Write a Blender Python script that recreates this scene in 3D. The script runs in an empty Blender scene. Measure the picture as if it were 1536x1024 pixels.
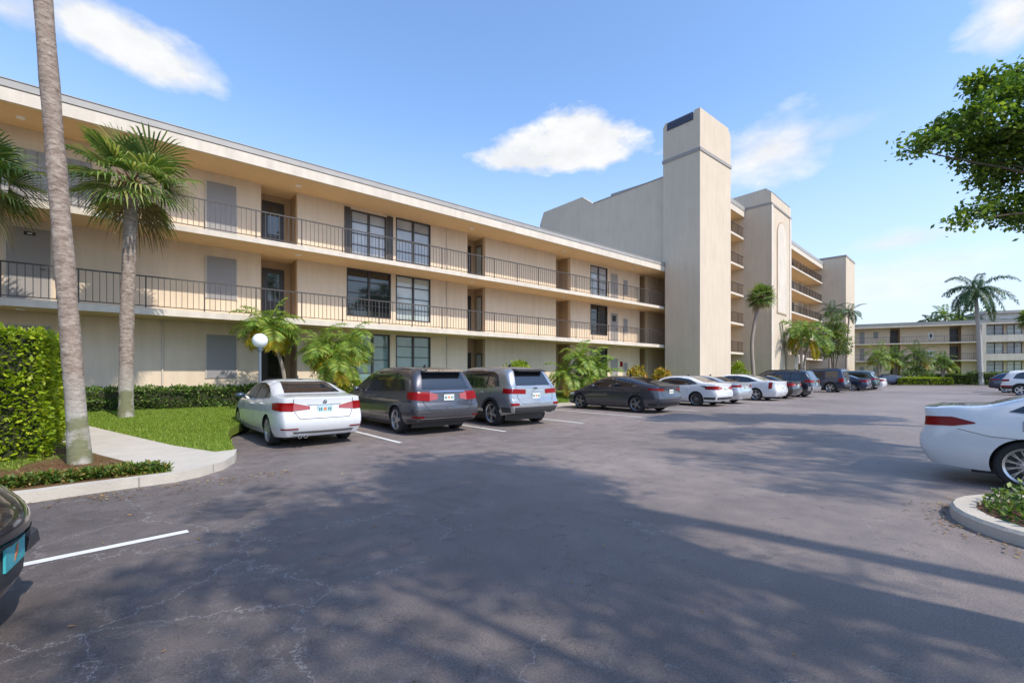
import bpy, bmesh, math, random
from mathutils import Vector, Matrix
from mathutils.bvhtree import BVHTree
R = math.radians
rnd = random.Random(7)
sc = bpy.context.scene
COL = sc.collection
# ------------------------------------------------------------------ materials
def nn(nt, typ, **kw):
    n = nt.nodes.new(typ)
    for k, v in kw.items():
        if k in n.inputs: n.inputs[k].default_value = v
        else: setattr(n, k, v)
    return n
def newmat(name):
    m = bpy.data.materials.new(name); m.use_nodes = True
    nt = m.node_tree
    return m, nt, nt.nodes['Principled BSDF']
def plain(name, col, rough=.5, metal=0, coat=0, spec=.5, noise=0, nscale=8, bump=0, bscale=40):
    m, nt, p = newmat(name)
    p.inputs['Base Color'].default_value = (*col, 1)
    p.inputs['Roughness'].default_value = rough
    p.inputs['Metallic'].default_value = metal
    p.inputs['Coat Weight'].default_value = coat
    p.inputs['Coat Roughness'].default_value = .03
    p.inputs['Specular IOR Level'].default_value = spec
    if noise:
        tc = nn(nt, 'ShaderNodeTexCoord')
        no = nn(nt, 'ShaderNodeTexNoise', Scale=nscale, Detail=6.0, Roughness=.65)
        nt.links.new(tc.outputs['Object'], no.inputs['Vector'])
        mx = nn(nt, 'ShaderNodeMix', data_type='RGBA')
        mx.inputs['A'].default_value = (*[c*(1-noise) for c in col], 1)
        mx.inputs['B'].default_value = (*[min(1, c*(1+noise)) for c in col], 1)
        nt.links.new(no.outputs['Fac'], mx.inputs['Factor'])
        nt.links.new(mx.outputs['Result'], p.inputs['Base Color'])
    if bump:
        tc = nn(nt, 'ShaderNodeTexCoord')
        no = nn(nt, 'ShaderNodeTexNoise', Scale=bscale, Detail=4.0)
        nt.links.new(tc.outputs['Object'], no.inputs['Vector'])
        b = nn(nt, 'ShaderNodeBump', Strength=bump, Distance=.02)
        nt.links.new(no.outputs['Fac'], b.inputs['Height'])
        nt.links.new(b.outputs['Normal'], p.inputs['Normal'])
    return m
def ramp(nt, stops):
    r = nn(nt, 'ShaderNodeValToRGB')
    el = r.color_ramp.elements
    while len(el) < len(stops): el.new(.5)
    for e, (pos, c) in zip(el, stops):
        e.position = pos; e.color = (*c, 1) if len(c) == 3 else c
    return r
def mathn(nt, op, a, b=None, clamp=False):
    n = nt.nodes.new('ShaderNodeMath'); n.operation = op; n.use_clamp = clamp
    for i, v in enumerate((a, b)):
        if v is None: continue
        if isinstance(v, (int, float)): n.inputs[i].default_value = v
        else: nt.links.new(v, n.inputs[i])
    return n.outputs[0]
def mixc(nt, fac, a, b, mode='MIX'):
    n = nn(nt, 'ShaderNodeMix', data_type='RGBA', blend_type=mode)
    for key, v in (('Factor', fac), ('A', a), ('B', b)):
        if isinstance(v, (int, float)): n.inputs[key].default_value = v
        elif isinstance(v, tuple): n.inputs[key].default_value = (*v, 1)
        else: nt.links.new(v, n.inputs[key])
    return n.outputs['Result']
def stucco(name, col, rib=True, stain=.10):
    m, nt, p = newmat(name)
    tc = nn(nt, 'ShaderNodeTexCoord'); O = tc.outputs['Object']
    n1 = nn(nt, 'ShaderNodeTexNoise', Scale=.6, Detail=6.0, Roughness=.7); nt.links.new(O, n1.inputs['Vector'])
    mp = nn(nt, 'ShaderNodeMapping'); mp.inputs['Scale'].default_value = (2.5, 2.5, .25); nt.links.new(O, mp.inputs['Vector'])
    n2 = nn(nt, 'ShaderNodeTexNoise', Scale=1.5, Detail=5.0, Roughness=.6); nt.links.new(mp.outputs['Vector'], n2.inputs['Vector'])
    f = mathn(nt, 'ADD', mathn(nt, 'MULTIPLY', n1.outputs['Fac'], .5), mathn(nt, 'MULTIPLY', n2.outputs['Fac'], .5))
    r = ramp(nt, [(.35, tuple(c*(1-stain) for c in col)), (.62, tuple(min(1, c*(1+stain*.6)) for c in col))])
    nt.links.new(f, r.inputs['Fac']); nt.links.new(r.outputs['Color'], p.inputs['Base Color'])
    p.inputs['Roughness'].default_value = .9; p.inputs['Specular IOR Level'].default_value = .2
    n3 = nn(nt, 'ShaderNodeTexNoise', Scale=45.0, Detail=4.0); nt.links.new(O, n3.inputs['Vector'])
    b = nn(nt, 'ShaderNodeBump', Strength=.25, Distance=.01); nt.links.new(n3.outputs['Fac'], b.inputs['Height'])
    if rib:
        sx = nn(nt, 'ShaderNodeSeparateXYZ'); nt.links.new(O, sx.inputs[0])
        s = mathn(nt, 'ADD', sx.outputs['X'], sx.outputs['Y'])
        fr = mathn(nt, 'FRACT', mathn(nt, 'MULTIPLY', s, 5.0))
        g = mathn(nt, 'GREATER_THAN', fr, .12)
        b2 = nn(nt, 'ShaderNodeBump', Strength=.35, Distance=.006)
        nt.links.new(g, b2.inputs['Height']); nt.links.new(b.outputs['Normal'], b2.inputs['Normal'])
        nt.links.new(b2.outputs['Normal'], p.inputs['Normal'])
    else: nt.links.new(b.outputs['Normal'], p.inputs['Normal'])
    return m
def leafmat(name, c1, c2, c3=None, trans=.35, rough=.45):
    """colour differs from leaf to leaf (every leaf is an island of the mesh)"""
    m, nt, p = newmat(name)
    ge = nn(nt, 'ShaderNodeNewGeometry')
    st = [(0, c1), (.7 if c3 else 1, c2)] + ([(1, c3)] if c3 else [])
    r = ramp(nt, st); nt.links.new(ge.outputs['Random Per Island'], r.inputs['Fac'])
    nt.links.new(r.outputs['Color'], p.inputs['Base Color'])
    p.inputs['Roughness'].default_value = rough; p.inputs['Specular IOR Level'].default_value = .35
    tr = nn(nt, 'ShaderNodeBsdfTranslucent')
    br = mixc(nt, 1.0, r.outputs['Color'], (1.0, 1.0, .5), 'MULTIPLY'); nt.links.new(br, tr.inputs['Color'])
    mx = nn(nt, 'ShaderNodeMixShader', Fac=trans)
    nt.links.new(p.outputs[0], mx.inputs[1]); nt.links.new(tr.outputs[0], mx.inputs[2])
    nt.links.new(mx.outputs[0], nt.nodes['Material Output'].inputs['Surface'])
    return m
def paint(name, col, metal=0.0, rough=.28):
    m, nt, p = newmat(name)
    p.inputs['Base Color'].default_value = (*col, 1); p.inputs['Metallic'].default_value = metal
    p.inputs['Roughness'].default_value = rough; p.inputs['Coat Weight'].default_value = 1
    p.inputs['Coat Roughness'].default_value = .02
    tc = nn(nt, 'ShaderNodeTexCoord')
    no = nn(nt, 'ShaderNodeTexNoise', Scale=1.6, Detail=5.0); nt.links.new(tc.outputs['Object'], no.inputs['Vector'])
    r = ramp(nt, [(.3, (rough*.8,)*3), (.75, (min(1, rough*1.35),)*3)]); nt.links.new(no.outputs['Fac'], r.inputs['Fac'])
    nt.links.new(r.outputs['Color'], p.inputs['Roughness'])
    return m
M = {}
M['wall'] = stucco('wall_stucco', (.69, .56, .42))
M['trim'] = stucco('trim_stucco', (.61, .535, .45), rib=False, stain=.15)
M['tower'] = stucco('tower_stucco', (.58, .485, .375), rib=False, stain=.08)
M['soffit'] = stucco('soffit_stucco', (.66, .49, .30), rib=False, stain=.05)
M['roofmetal'] = plain('roof_metal', (.34, .32, .30), .5, noise=.2, nscale=2)
M['band'] = plain('band_grey', (.30, .27, .25), .8, noise=.15, nscale=3)
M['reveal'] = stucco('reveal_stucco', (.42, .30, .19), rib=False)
M['shutter'] = plain('shutter_grey', (.27, .255, .25), .55, noise=.06, nscale=2)
M['door'] = plain('door_grey', (.30, .275, .255), .5, noise=.05, nscale=2)
M['darkdoor'] = plain('dark_door', (.035, .028, .025), .35)
M['brown'] = plain('bronze_frame', (.05, .04, .034), .4)
M['rail'] = plain('rail_bronze', (.055, .045, .040), .5, noise=.15, nscale=5)
M['glassdark'] = plain('dark_window_glass', (.02, .024, .026), .04, spec=.9)
M['white'] = plain('white_paint', (.78, .78, .76), .5)
M['black'] = plain('black_plastic', (.018, .018, .02), .45)
M['rubber'] = plain('tyre_rubber', (.02, .02, .021), .8, bump=.3, bscale=60)
M['redplastic'] = plain('red_lens', (.22, .0015, .003), .25, spec=.25)
M['pinklens'] = plain('clear_red_lens', (.36, .09, .10), .25, spec=.3)
M['whitelens'] = plain('clear_lens', (.7, .7, .72), .1, coat=1)
M['chrome'] = plain('chrome', (.75, .75, .77), .12, metal=1)
M['silver'] = plain('wheel_silver', (.55, .55, .56), .3, metal=.85)
M['wheelgrey'] = plain('wheel_grey', (.20, .20, .21), .35, metal=.8)
M['wheeldark'] = plain('wheel_dark', (.03, .03, .033), .5)
M['mirrorblue'] = plain('mirror_shell', (.03, .05, .08), .15, coat=1)
M['carglass'] = plain('car_glass', (.012, .015, .02), .03, spec=.9, coat=.5)
M['seam'] = plain('panel_gap', (.02, .02, .02), .8)
M['cladding'] = plain('dark_cladding', (.035, .036, .04), .6)
M['concrete'] = plain('concrete', (.49, .44, .375), .9, noise=.24, nscale=2.2, bump=.3, bscale=30)
def jointed():
    m = M['concrete']; nt = m.node_tree; p = nt.nodes['Principled BSDF']
    src = p.inputs['Base Color'].links[0].from_socket
    ge = nn(nt, 'ShaderNodeNewGeometry'); sx = nn(nt, 'ShaderNodeSeparateXYZ'); nt.links.new(ge.outputs['Position'], sx.inputs[0])
    a = mathn(nt, 'FRACT', mathn(nt, 'MULTIPLY', mathn(nt, 'ADD', sx.outputs['Y'], mathn(nt, 'MULTIPLY', sx.outputs['X'], -.45)), .62))
    f = mathn(nt, 'MULTIPLY', mathn(nt, 'LESS_THAN', a, .006), .5)
    nt.links.new(mixc(nt, f, src, (.10, .085, .07)), p.inputs['Base Color'])
jointed()
M['line'] = plain('road_paint', (.66, .66, .64), .7, noise=.18, nscale=9)
M['mulch'] = plain('mulch', (.13, .062, .038), .95, noise=.7, nscale=22, bump=1.0, bscale=30)
M['poleblue'] = plain('pole_paint', (.16, .19, .23), .4, metal=.3)
M['globe'] = plain('lamp_globe', (.80, .82, .84), .25, coat=.6)
M['slate'] = plain('louver_metal', (.06, .07, .11), .5)
def windowglass(name, c1, c2, step=.21):
    m, nt, p = newmat(name)
    tc = nn(nt, 'ShaderNodeTexCoord'); sx = nn(nt, 'ShaderNodeSeparateXYZ'); nt.links.new(tc.outputs['Object'], sx.inputs[0])
    no = nn(nt, 'ShaderNodeTexNoise', Scale=.9, Detail=2.0); nt.links.new(tc.outputs['Object'], no.inputs['Vector'])
    r = ramp(nt, [(.4, c1), (.6, c2)]); nt.links.new(no.outputs['Fac'], r.inputs['Fac'])
    fr = mathn(nt, 'FRACT', mathn(nt, 'MULTIPLY', sx.outputs['Z'], 1/.05))
    g = mathn(nt, 'MULTIPLY', mathn(nt, 'LESS_THAN', fr, .25), .35)
    c = mixc(nt, g, r.outputs['Color'], tuple(x*.6 for x in c1))
    nt.links.new(c, p.inputs['Base Color']); p.inputs['Roughness'].default_value = .5
    p.inputs['Coat Weight'].default_value = 1; p.inputs['Coat Roughness'].default_value = .02; p.inputs['Coat IOR'].default_value = 1.7
    return m
M['blind'] = windowglass('window_with_blinds', (.38, .44, .42), (.52, .56, .55))
M['glassteal'] = windowglass('window_teal_blinds', (.13, .22, .21), (.20, .30, .29))
M['curtain'] = windowglass('window_blue_curtain', (.28, .31, .35), (.44, .45, .46))
# leaves
M['frond'] = leafmat('sabal_frond', (.06, .12, .028), (.20, .29, .065), (.46, .44, .15), .4)
M['frondy'] = leafmat('bright_palm_leaf', (.07, .15, .028), (.20, .31, .05), (.42, .42, .08), .4)
M['yellowleaf'] = leafmat('yellowing_leaf', (.28, .26, .03), (.58, .42, .03), (.50, .20, .04), .4)
M['royal'] = leafmat('royal_palm_leaf', (.022, .06, .022), (.06, .12, .045), (.12, .18, .07), .25)
M['tree'] = leafmat('tree_leaf', (.045, .10, .018), (.13, .23, .035), (.34, .44, .06), .5)
M['smalltree'] = leafmat('small_tree_leaf', (.045, .10, .02), (.14, .22, .05), (.36, .36, .08), .4)
M['hedge'] = leafmat('hedge_leaf', (.045, .10, .02), (.13, .22, .04), (.30, .38, .08), .35)
M['limehedge'] = leafmat('lime_hedge_leaf', (.16, .26, .014), (.36, .46, .025), (.55, .60, .05), .45)
M['grassblade'] = leafmat('grass_blade', (.11, .19, .02), (.26, .38, .045), (.48, .52, .11), .4)
M['cover'] = leafmat('ground_cover_leaf', (.05, .11, .018), (.16, .24, .04), (.32, .18, .06), .35)
M['bark'] = plain('palm_bark', (.30, .25, .205), .95, noise=.35, nscale=9, bump=1.0, bscale=16)
M['boots'] = plain('palm_boots', (.12, .05, .022), .95, noise=.5, nscale=20, bump=1, bscale=25)
M['royaltrunk'] = plain('royal_trunk', (.38, .36, .34), .9, noise=.12, nscale=4)
M['wood'] = plain('branch_bark', (.12, .09, .065), .95, noise=.4, nscale=12, bump=.8, bscale=20)
def barkmat():
    m, nt, p = newmat('ringed_palm_bark')
    tc = nn(nt, 'ShaderNodeTexCoord'); O = tc.outputs['Object']
    mp = nn(nt, 'ShaderNodeMapping'); mp.inputs['Scale'].default_value = (4, 4, 9); nt.links.new(O, mp.inputs['Vector'])
    n1 = nn(nt, 'ShaderNodeTexNoise', Scale=1.8, Detail=6.0, Roughness=.75, Distortion=.4); nt.links.new(mp.outputs['Vector'], n1.inputs['Vector'])
    n2 = nn(nt, 'ShaderNodeTexNoise', Scale=2.2, Detail=5.0); nt.links.new(O, n2.inputs['Vector'])
    r = ramp(nt, [(.30, (.12, .085, .065)), (.5, (.29, .225, .18)), (.68, (.45, .38, .32))]); nt.links.new(n1.outputs['Fac'], r.inputs['Fac'])
    sx = nn(nt, 'ShaderNodeSeparateXYZ'); nt.links.new(O, sx.inputs[0])
    h = mathn(nt, 'MULTIPLY', mathn(nt, 'SUBTRACT', 2.3, mathn(nt, 'ADD', sx.outputs['Z'], mathn(nt, 'MULTIPLY', n2.outputs['Fac'], 1.6))), 1.3, True)
    c = mixc(nt, mathn(nt, 'MULTIPLY', h, .55), r.outputs['Color'], (.47, .46, .41))
    mo = mathn(nt, 'MULTIPLY', mathn(nt, 'MULTIPLY', mathn(nt, 'SUBTRACT', 1.62, mathn(nt, 'ADD', mathn(nt, 'MULTIPLY', sx.outputs['Z'], .6), mathn(nt, 'MULTIPLY', n2.outputs['Fac'], 2.6))), 5.0, True), .75)
    c = mixc(nt, mo, c, (.13, .14, .045))
    nt.links.new(c, p.inputs['Base Color']); p.inputs['Roughness'].default_value = .95; p.inputs['Specular IOR Level'].default_value = .2
    b = nn(nt, 'ShaderNodeBump', Strength=.9, Distance=.03); nt.links.new(n1.outputs['Fac'], b.inputs['Height']); nt.links.new(b.outputs['Normal'], p.inputs['Normal'])
    return m
M['sabalbark'] = barkmat()
def asphalt():
    m, nt, p = newmat('asphalt')
    ge = nn(nt, 'ShaderNodeNewGeometry'); P = ge.outputs['Position']
    big = nn(nt, 'ShaderNodeTexNoise', Scale=.16, Detail=5.0, Roughness=.6); nt.links.new(P, big.inputs['Vector'])
    mid = nn(nt, 'ShaderNodeTexNoise', Scale=2.2, Detail=6.0, Roughness=.75); nt.links.new(P, mid.inputs['Vector'])
    fine = nn(nt, 'ShaderNodeTexNoise', Scale=75.0, Detail=4.0, Roughness=.8); nt.links.new(P, fine.inputs['Vector'])
    spk = nn(nt, 'ShaderNodeTexVoronoi', Scale=95.0); nt.links.new(P, spk.inputs['Vector'])
    c = ramp(nt, [(.33, (.145, .122, .113)), (.62, (.225, .192, .178))]); nt.links.new(big.outputs['Fac'], c.inputs['Fac'])
    c2 = ramp(nt, [(.30, (.74, .74, .76)), (.72, (1.22, 1.20, 1.18))]); nt.links.new(mid.outputs['Fac'], c2.inputs['Fac'])
    sx0 = nn(nt, 'ShaderNodeSeparateXYZ'); nt.links.new(P, sx0.inputs[0])
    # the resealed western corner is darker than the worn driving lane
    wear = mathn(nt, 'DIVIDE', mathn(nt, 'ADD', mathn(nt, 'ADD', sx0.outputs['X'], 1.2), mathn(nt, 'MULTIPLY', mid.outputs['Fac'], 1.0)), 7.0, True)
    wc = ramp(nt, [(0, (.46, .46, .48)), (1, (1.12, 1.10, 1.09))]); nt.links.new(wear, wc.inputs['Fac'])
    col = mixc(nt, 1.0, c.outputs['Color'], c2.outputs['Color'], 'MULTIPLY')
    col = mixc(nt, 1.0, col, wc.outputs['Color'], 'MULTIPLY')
    c3 = ramp(nt, [(.30, (.35, .35, .36)), (.72, (1.75, 1.72, 1.68))]); nt.links.new(fine.outputs['Fac'], c3.inputs['Fac'])
    col = mixc(nt, .75, col, mixc(nt, 1.0, col, c3.outputs['Color'], 'MULTIPLY'))
    sp = mathn(nt, 'MULTIPLY', mathn(nt, 'LESS_THAN', spk.outputs['Distance'], .16), .5)
    col = mixc(nt, sp, col, (.26, .25, .24))
    oil = nn(nt, 'ShaderNodeTexVoronoi', Scale=.36); nt.links.new(P, oil.inputs['Vector'])
    sy = nn(nt, 'ShaderNodeSeparateXYZ'); nt.links.new(P, sy.inputs[0])
    of = mathn(nt, 'MULTIPLY', mathn(nt, 'SUBTRACT', mathn(nt, 'ADD', .10, mathn(nt, 'MULTIPLY', mid.outputs['Fac'], .08)), oil.outputs['Distance']), 14.0, True)
    of = mathn(nt, 'MULTIPLY', of, mathn(nt, 'MULTIPLY', mathn(nt, 'SUBTRACT', sy.outputs['Y'], 9.0), .35, True))
    col = mixc(nt, mathn(nt, 'MULTIPLY', of, .6), col, (.03, .028, .028))
    # cracks: distorted cell edges, only in some areas
    wob = nn(nt, 'ShaderNodeTexNoise', Scale=3.0, Detail=6.0, Roughness=.7); nt.links.new(P, wob.inputs['Vector'])
    off = nn(nt, 'ShaderNodeVectorMath', operation='SCALE'); nt.links.new(wob.outputs['Color'], off.inputs[0]); off.inputs['Scale'].default_value = .55
    add = nn(nt, 'ShaderNodeVectorMath', operation='ADD'); nt.links.new(P, add.inputs[0]); nt.links.new(off.outputs[0], add.inputs[1])
    msk = nn(nt, 'ShaderNodeTexNoise', Scale=.55, Detail=3.0); nt.links.new(P, msk.inputs['Vector'])
    brk = nn(nt, 'ShaderNodeTexNoise', Scale=4.5, Detail=2.0); nt.links.new(P, brk.inputs['Vector'])
    sx = nn(nt, 'ShaderNodeSeparateXYZ'); nt.links.new(P, sx.inputs[0])
    # the worn corner of the lot (small x) is cracked most
    west = mathn(nt, 'MULTIPLY', mathn(nt, 'SUBTRACT', 3.2, sx.outputs['X']), .10, True)
    hgt = None
    for sca, wd, thr, amt, colr in ((.75, .0030, .54, .62, (.40, .37, .35)), (2.6, .006, .60, .45, (.34, .32, .31)), (1.3, .0045, .42, .6, (.035, .034, .036))):
        v = nn(nt, 'ShaderNodeTexVoronoi', feature='DISTANCE_TO_EDGE', Scale=sca); nt.links.new(add.outputs[0], v.inputs['Vector'])
        e = mathn(nt, 'LESS_THAN', v.outputs['Distance'], wd)
        k = mathn(nt, 'GREATER_THAN', mathn(nt, 'ADD', msk.outputs['Fac'], mathn(nt, 'SUBTRACT', west, .04)), thr)
        k2 = mathn(nt, 'GREATER_THAN', mathn(nt, 'ADD', brk.outputs['Fac'], mathn(nt, 'MULTIPLY', west, .6)), .49)
        f = mathn(nt, 'MULTIPLY', mathn(nt, 'MULTIPLY', e, k), mathn(nt, 'MULTIPLY', k2, amt))
        col = mixc(nt, f, col, colr)
        hgt = f if hgt is None else mathn(nt, 'ADD', hgt, f)
    nt.links.new(col, p.inputs['Base Color'])
    rr = ramp(nt, [(.35, (.50,)*3), (.65, (.72,)*3)]); nt.links.new(mid.outputs['Fac'], rr.inputs['Fac'])
    nt.links.new(rr.outputs['Color'], p.inputs['Roughness']); p.inputs['Specular IOR Level'].default_value = .5
    b = nn(nt, 'ShaderNodeBump', Strength=.5, Distance=.008)
    nt.links.new(mathn(nt, 'SUBTRACT', fine.outputs['Fac'], hgt), b.inputs['Height']); nt.links.new(b.outputs['Normal'], p.inputs['Normal'])
    return m
M['asphalt'] = asphalt()
def grassmat(name, a, b):
    m, nt, p = newmat(name)
    ge = nn(nt, 'ShaderNodeNewGeometry'); P = ge.outputs['Position']
    n1 = nn(nt, 'ShaderNodeTexNoise', Scale=1.2, Detail=8.0, Roughness=.75); nt.links.new(P, n1.inputs['Vector'])
    n2 = nn(nt, 'ShaderNodeTexNoise', Scale=40.0, Detail=3.0); nt.links.new(P, n2.inputs['Vector'])
    f = mathn(nt, 'ADD', mathn(nt, 'MULTIPLY', n1.outputs['Fac'], .5), mathn(nt, 'MULTIPLY', n2.outputs['Fac'], .5))
    r = ramp(nt, [(.38, a), (.62, b)]); nt.links.new(f, r.inputs['Fac']); nt.links.new(r.outputs['Color'], p.inputs['Base Color'])
    p.inputs['Roughness'].default_value = .95; p.inputs['Specular IOR Level'].default_value = .1
    return m
M['lawn'] = grassmat('lawn', (.085, .13, .022), (.20, .26, .045))
M['soil'] = grassmat('mulch_and_thin_grass', (.12, .050, .030), (.14, .11, .045))
M['earth'] = grassmat('earth', (.09, .08, .055), (.14, .125, .085))
# ------------------------------------------------------------------ mesh builder
class MB:
    def __init__(s): s.v = []; s.f = []; s.m = []; s.mats = []; s.cur = 0
    def use(s, mat):
        if mat not in s.mats: s.mats.append(mat)
        s.cur = s.mats.index(mat); return s
    def face(s, idx): s.f.append(tuple(idx)); s.m.append(s.cur)
    def poly(s, pts):
        k = len(s.v); s.v += [tuple(p) for p in pts]; s.face(range(k, k+len(pts)))
    def box(s, x0, x1, y0, y1, z0, z1):
        k = len(s.v)
        s.v += [(x, y, z) for z in (z0, z1) for y in (y0, y1) for x in (x0, x1)]
        for q in ((0, 2, 3, 1), (4, 5, 7, 6), (0, 1, 5, 4), (2, 6, 7, 3), (0, 4, 6, 2), (1, 3, 7, 5)): s.face([k+i for i in q])
        return s
    def prism(s, pts, lo, hi, axis):          # outline in two axes, extruded along the third
        n = len(pts); k = len(s.v)
        for h in (lo, hi):
            for a, b in pts: s.v.append((h, a, b) if axis == 0 else (a, h, b) if axis == 1 else (a, b, h))
        s.face(range(k, k+n)); s.face(range(k+2*n-1, k+n-1, -1))
        for i in range(n): j = (i+1) % n; s.face((k+i, k+n+i, k+n+j, k+j))
        return s
    def tube(s, path, rad, n=8, cap=True):
        path = [Vector(p) for p in path]; k0 = len(s.v); up = Vector((0, 0, 1))
        for i, p in enumerate(path):
            t = (path[min(i+1, len(path)-1)] - path[max(i-1, 0)]).normalized()
            a = t.cross(up) if abs(t.z) < .95 else t.cross(Vector((1, 0, 0)))
            a.normalize(); b = t.cross(a)
            r = rad[i] if isinstance(rad, (list, tuple)) else rad
            for j in range(n):
                an = 2*math.pi*j/n
                s.v.append(tuple(p + a*r*math.cos(an) + b*r*math.sin(an)))
        for i in range(len(path)-1):
            for j in range(n):
                s.face((k0+i*n+j, k0+i*n+(j+1) % n, k0+(i+1)*n+(j+1) % n, k0+(i+1)*n+j))
        if cap:
            s.face(range(k0+n-1, k0-1, -1)); s.face(range(k0+(len(path)-1)*n, k0+len(path)*n))
        return s
    def lathe(s, prof, c, axis='z', n=24, closed=False):    # prof: (radius, height)
        k = len(s.v); m = len(prof)
        for r, h in prof:
            for j in range(n):
                a = 2*math.pi*j/n; x, y = r*math.cos(a), r*math.sin(a)
                q = (x, y, h) if axis == 'z' else (x, h, y) if axis == 'y' else (h, x, y)
                s.v.append((c[0]+q[0], c[1]+q[1], c[2]+q[2]))
        for i in range(m if closed else m-1):
            i2 = (i+1) % m
            for j in range(n): s.face((k+i*n+j, k+i*n+(j+1) % n, k+i2*n+(j+1) % n, k+i2*n+j))
        return s
    def sphere(s, c, r, n=16, m=10, sc_=(1, 1, 1)):
        k = len(s.v)
        for i in range(m+1):
            th = math.pi*i/m
            for j in range(n):
                a = 2*math.pi*j/n
                s.v.append((c[0]+r*sc_[0]*math.sin(th)*math.cos(a), c[1]+r*sc_[1]*math.sin(th)*math.sin(a), c[2]+r*sc_[2]*math.cos(th)))
        for i in range(m):
            for j in range(n): s.face((k+i*n+j, k+(i+1)*n+j, k+(i+1)*n+(j+1) % n, k+i*n+(j+1) % n))
        return s
    def build(s, name, parent=None, mat=None, smooth=False, label=None, cat=None, group=None, kind=None, loc=None, angle=35):
        me = bpy.data.meshes.new(name); me.from_pydata(s.v, [], s.f)
        mats = s.mats or [mat]
        for q in mats: me.materials.append(q)
        if s.mats: me.polygons.foreach_set('material_index', s.m)
        if smooth:
            me.polygons.foreach_set('use_smooth', [True]*len(me.polygons))
            me.set_sharp_from_angle(angle=R(angle))
        me.update()
        return link(name, me, parent, label, cat, group, kind, loc)
def link(name, me, parent=None, label=None, cat=None, group=None, kind=None, loc=None):
    o = bpy.data.objects.new(name, me); COL.objects.link(o)
    if parent: o.parent = parent
    if loc: o.location = loc
    tag(o, label, cat, group, kind); return o
def tag(o, label=None, cat=None, group=None, kind=None):
    if label: o['label'] = label
    if cat: o['category'] = cat
    if group: o['group'] = group
    if kind: o['kind'] = kind
def thing(name, label, cat, loc=(0, 0, 0), rz=0, group=None):
    o = bpy.data.objects.new(name, None); COL.objects.link(o); o.location = loc; o.rotation_euler = (0, 0, rz)
    tag(o, label, cat, group); return o
def copy_tree(o, parent=None):
    c = o.copy(); COL.objects.link(c)
    if parent: c.parent = parent
    for ch in [x for x in bpy.data.objects if x.parent == o]: copy_tree(ch, c)
    return c
# camera: eye height 1.57 m; the long apartment block runs along +X, the lot lies on its -Y side
EYE = 1.57; AZ = R(49.82)
FW = Vector((math.cos(AZ), math.sin(AZ), 0)); RT = Vector((math.sin(AZ), -math.cos(AZ), 0))
def at(px, py, d):                       # a point seen in the photo (1536 wide) at depth d
    p = FW*d + RT*((px-768)/690*d); return Vector((p.x, p.y, EYE+(559-py)/690*d))
def wx(px, Y):
    r = (px-768)/690; return Y*(.6452+.764*r)/(.764-.6452*r)
def sstep(a, b, x):
    t = min(1, max(0, (x-a)/(b-a))); return t*t*(3-2*t)
def terr(X, Y):
    a = .13+.035*max(0, Y-9); b = .13+.12*max(0, Y-15.2); t = sstep(2, 5, X)
    return min(a*(1-t)+b*t, .5)
SUN = 2.0; SKYS = .15; EXPO = 1.2
SKYTINT = (.78, .86, .93); HAZE = .92; HAZECOL = (2.3, 2.5, 2.85); CLOUDCOL = (2.9, 2.95, 3.02)
# clouds: direction (as photo column/row), half sizes, tilt, density, softness
CLOUDS = [(862, 234, 122, 38, 0.0, 1.0, .42), (795, 242, 72, 26, 0, .95, .42), (885, 212, 74, 42, 0, 1.0, .42), (175, 62, 180, 52, .45, 1.0, .6), (30, 18, 140, 36, 0, .8, 1.0), (250, 92, 105, 34, .3, .9, .9),
    (1520, 34, 90, 64, 0, 1.0, .8), (1150, 232, 100, 60, 0, .95, .8), (1185, 205, 60, 30, 0, .8, .8), (1350, 362, 95, 20, -.2, .6, .8), (1330, 430, 200, 40, 0, .6, 1.0), (1230, 205, 90, 20, 0, .35, .9), (1420, 395, 120, 24, 0, .45, .9)]
# ------------------------------------------------------------------ cars
def pchip(pts):
    xs = [p[0] for p in pts]; ys = [p[1] for p in pts]; n = len(pts)
    d = [(ys[i+1]-ys[i])/(xs[i+1]-xs[i]) for i in range(n-1)]
    mm = [d[0]] + [0 if d[i-1]*d[i] <= 0 else 2*d[i-1]*d[i]/(d[i-1]+d[i]) for i in range(1, n-1)] + [d[-1]]
    def f(x):
        if x <= xs[0]: return ys[0]
        if x >= xs[-1]: return ys[-1]
        i = max(j for j in range(n-1) if xs[j] <= x)
        h = xs[i+1]-xs[i]; t = (x-xs[i])/h
        return ((2*t**3-3*t*t+1)*ys[i] + (t**3-2*t*t+t)*h*mm[i] + (-2*t**3+3*t*t)*ys[i+1] + (t**3-t*t)*h*mm[i+1])
    return f
def lin(pts):
    def f(x):
        if x <= pts[0][0]: return pts[0][1]
        for a, b in zip(pts, pts[1:]):
            if x <= b[0]: return a[1]+(b[1]-a[1])*(x-a[0])/(b[0]-a[0])
        return pts[-1][1]
    return f
def resample(pts, n):
    pts = [Vector(p) for p in pts]; L = [0]
    for a, b in zip(pts, pts[1:]): L.append(L[-1]+(b-a).length)
    out = []
    for i in range(n):
        t = L[-1]*i/(n-1); k = 0
        while k < len(L)-2 and L[k+1] < t: k += 1
        u = 0 if L[k+1] == L[k] else (t-L[k])/(L[k+1]-L[k])
        out.append(pts[k].lerp(pts[k+1], u))
    return out
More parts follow.
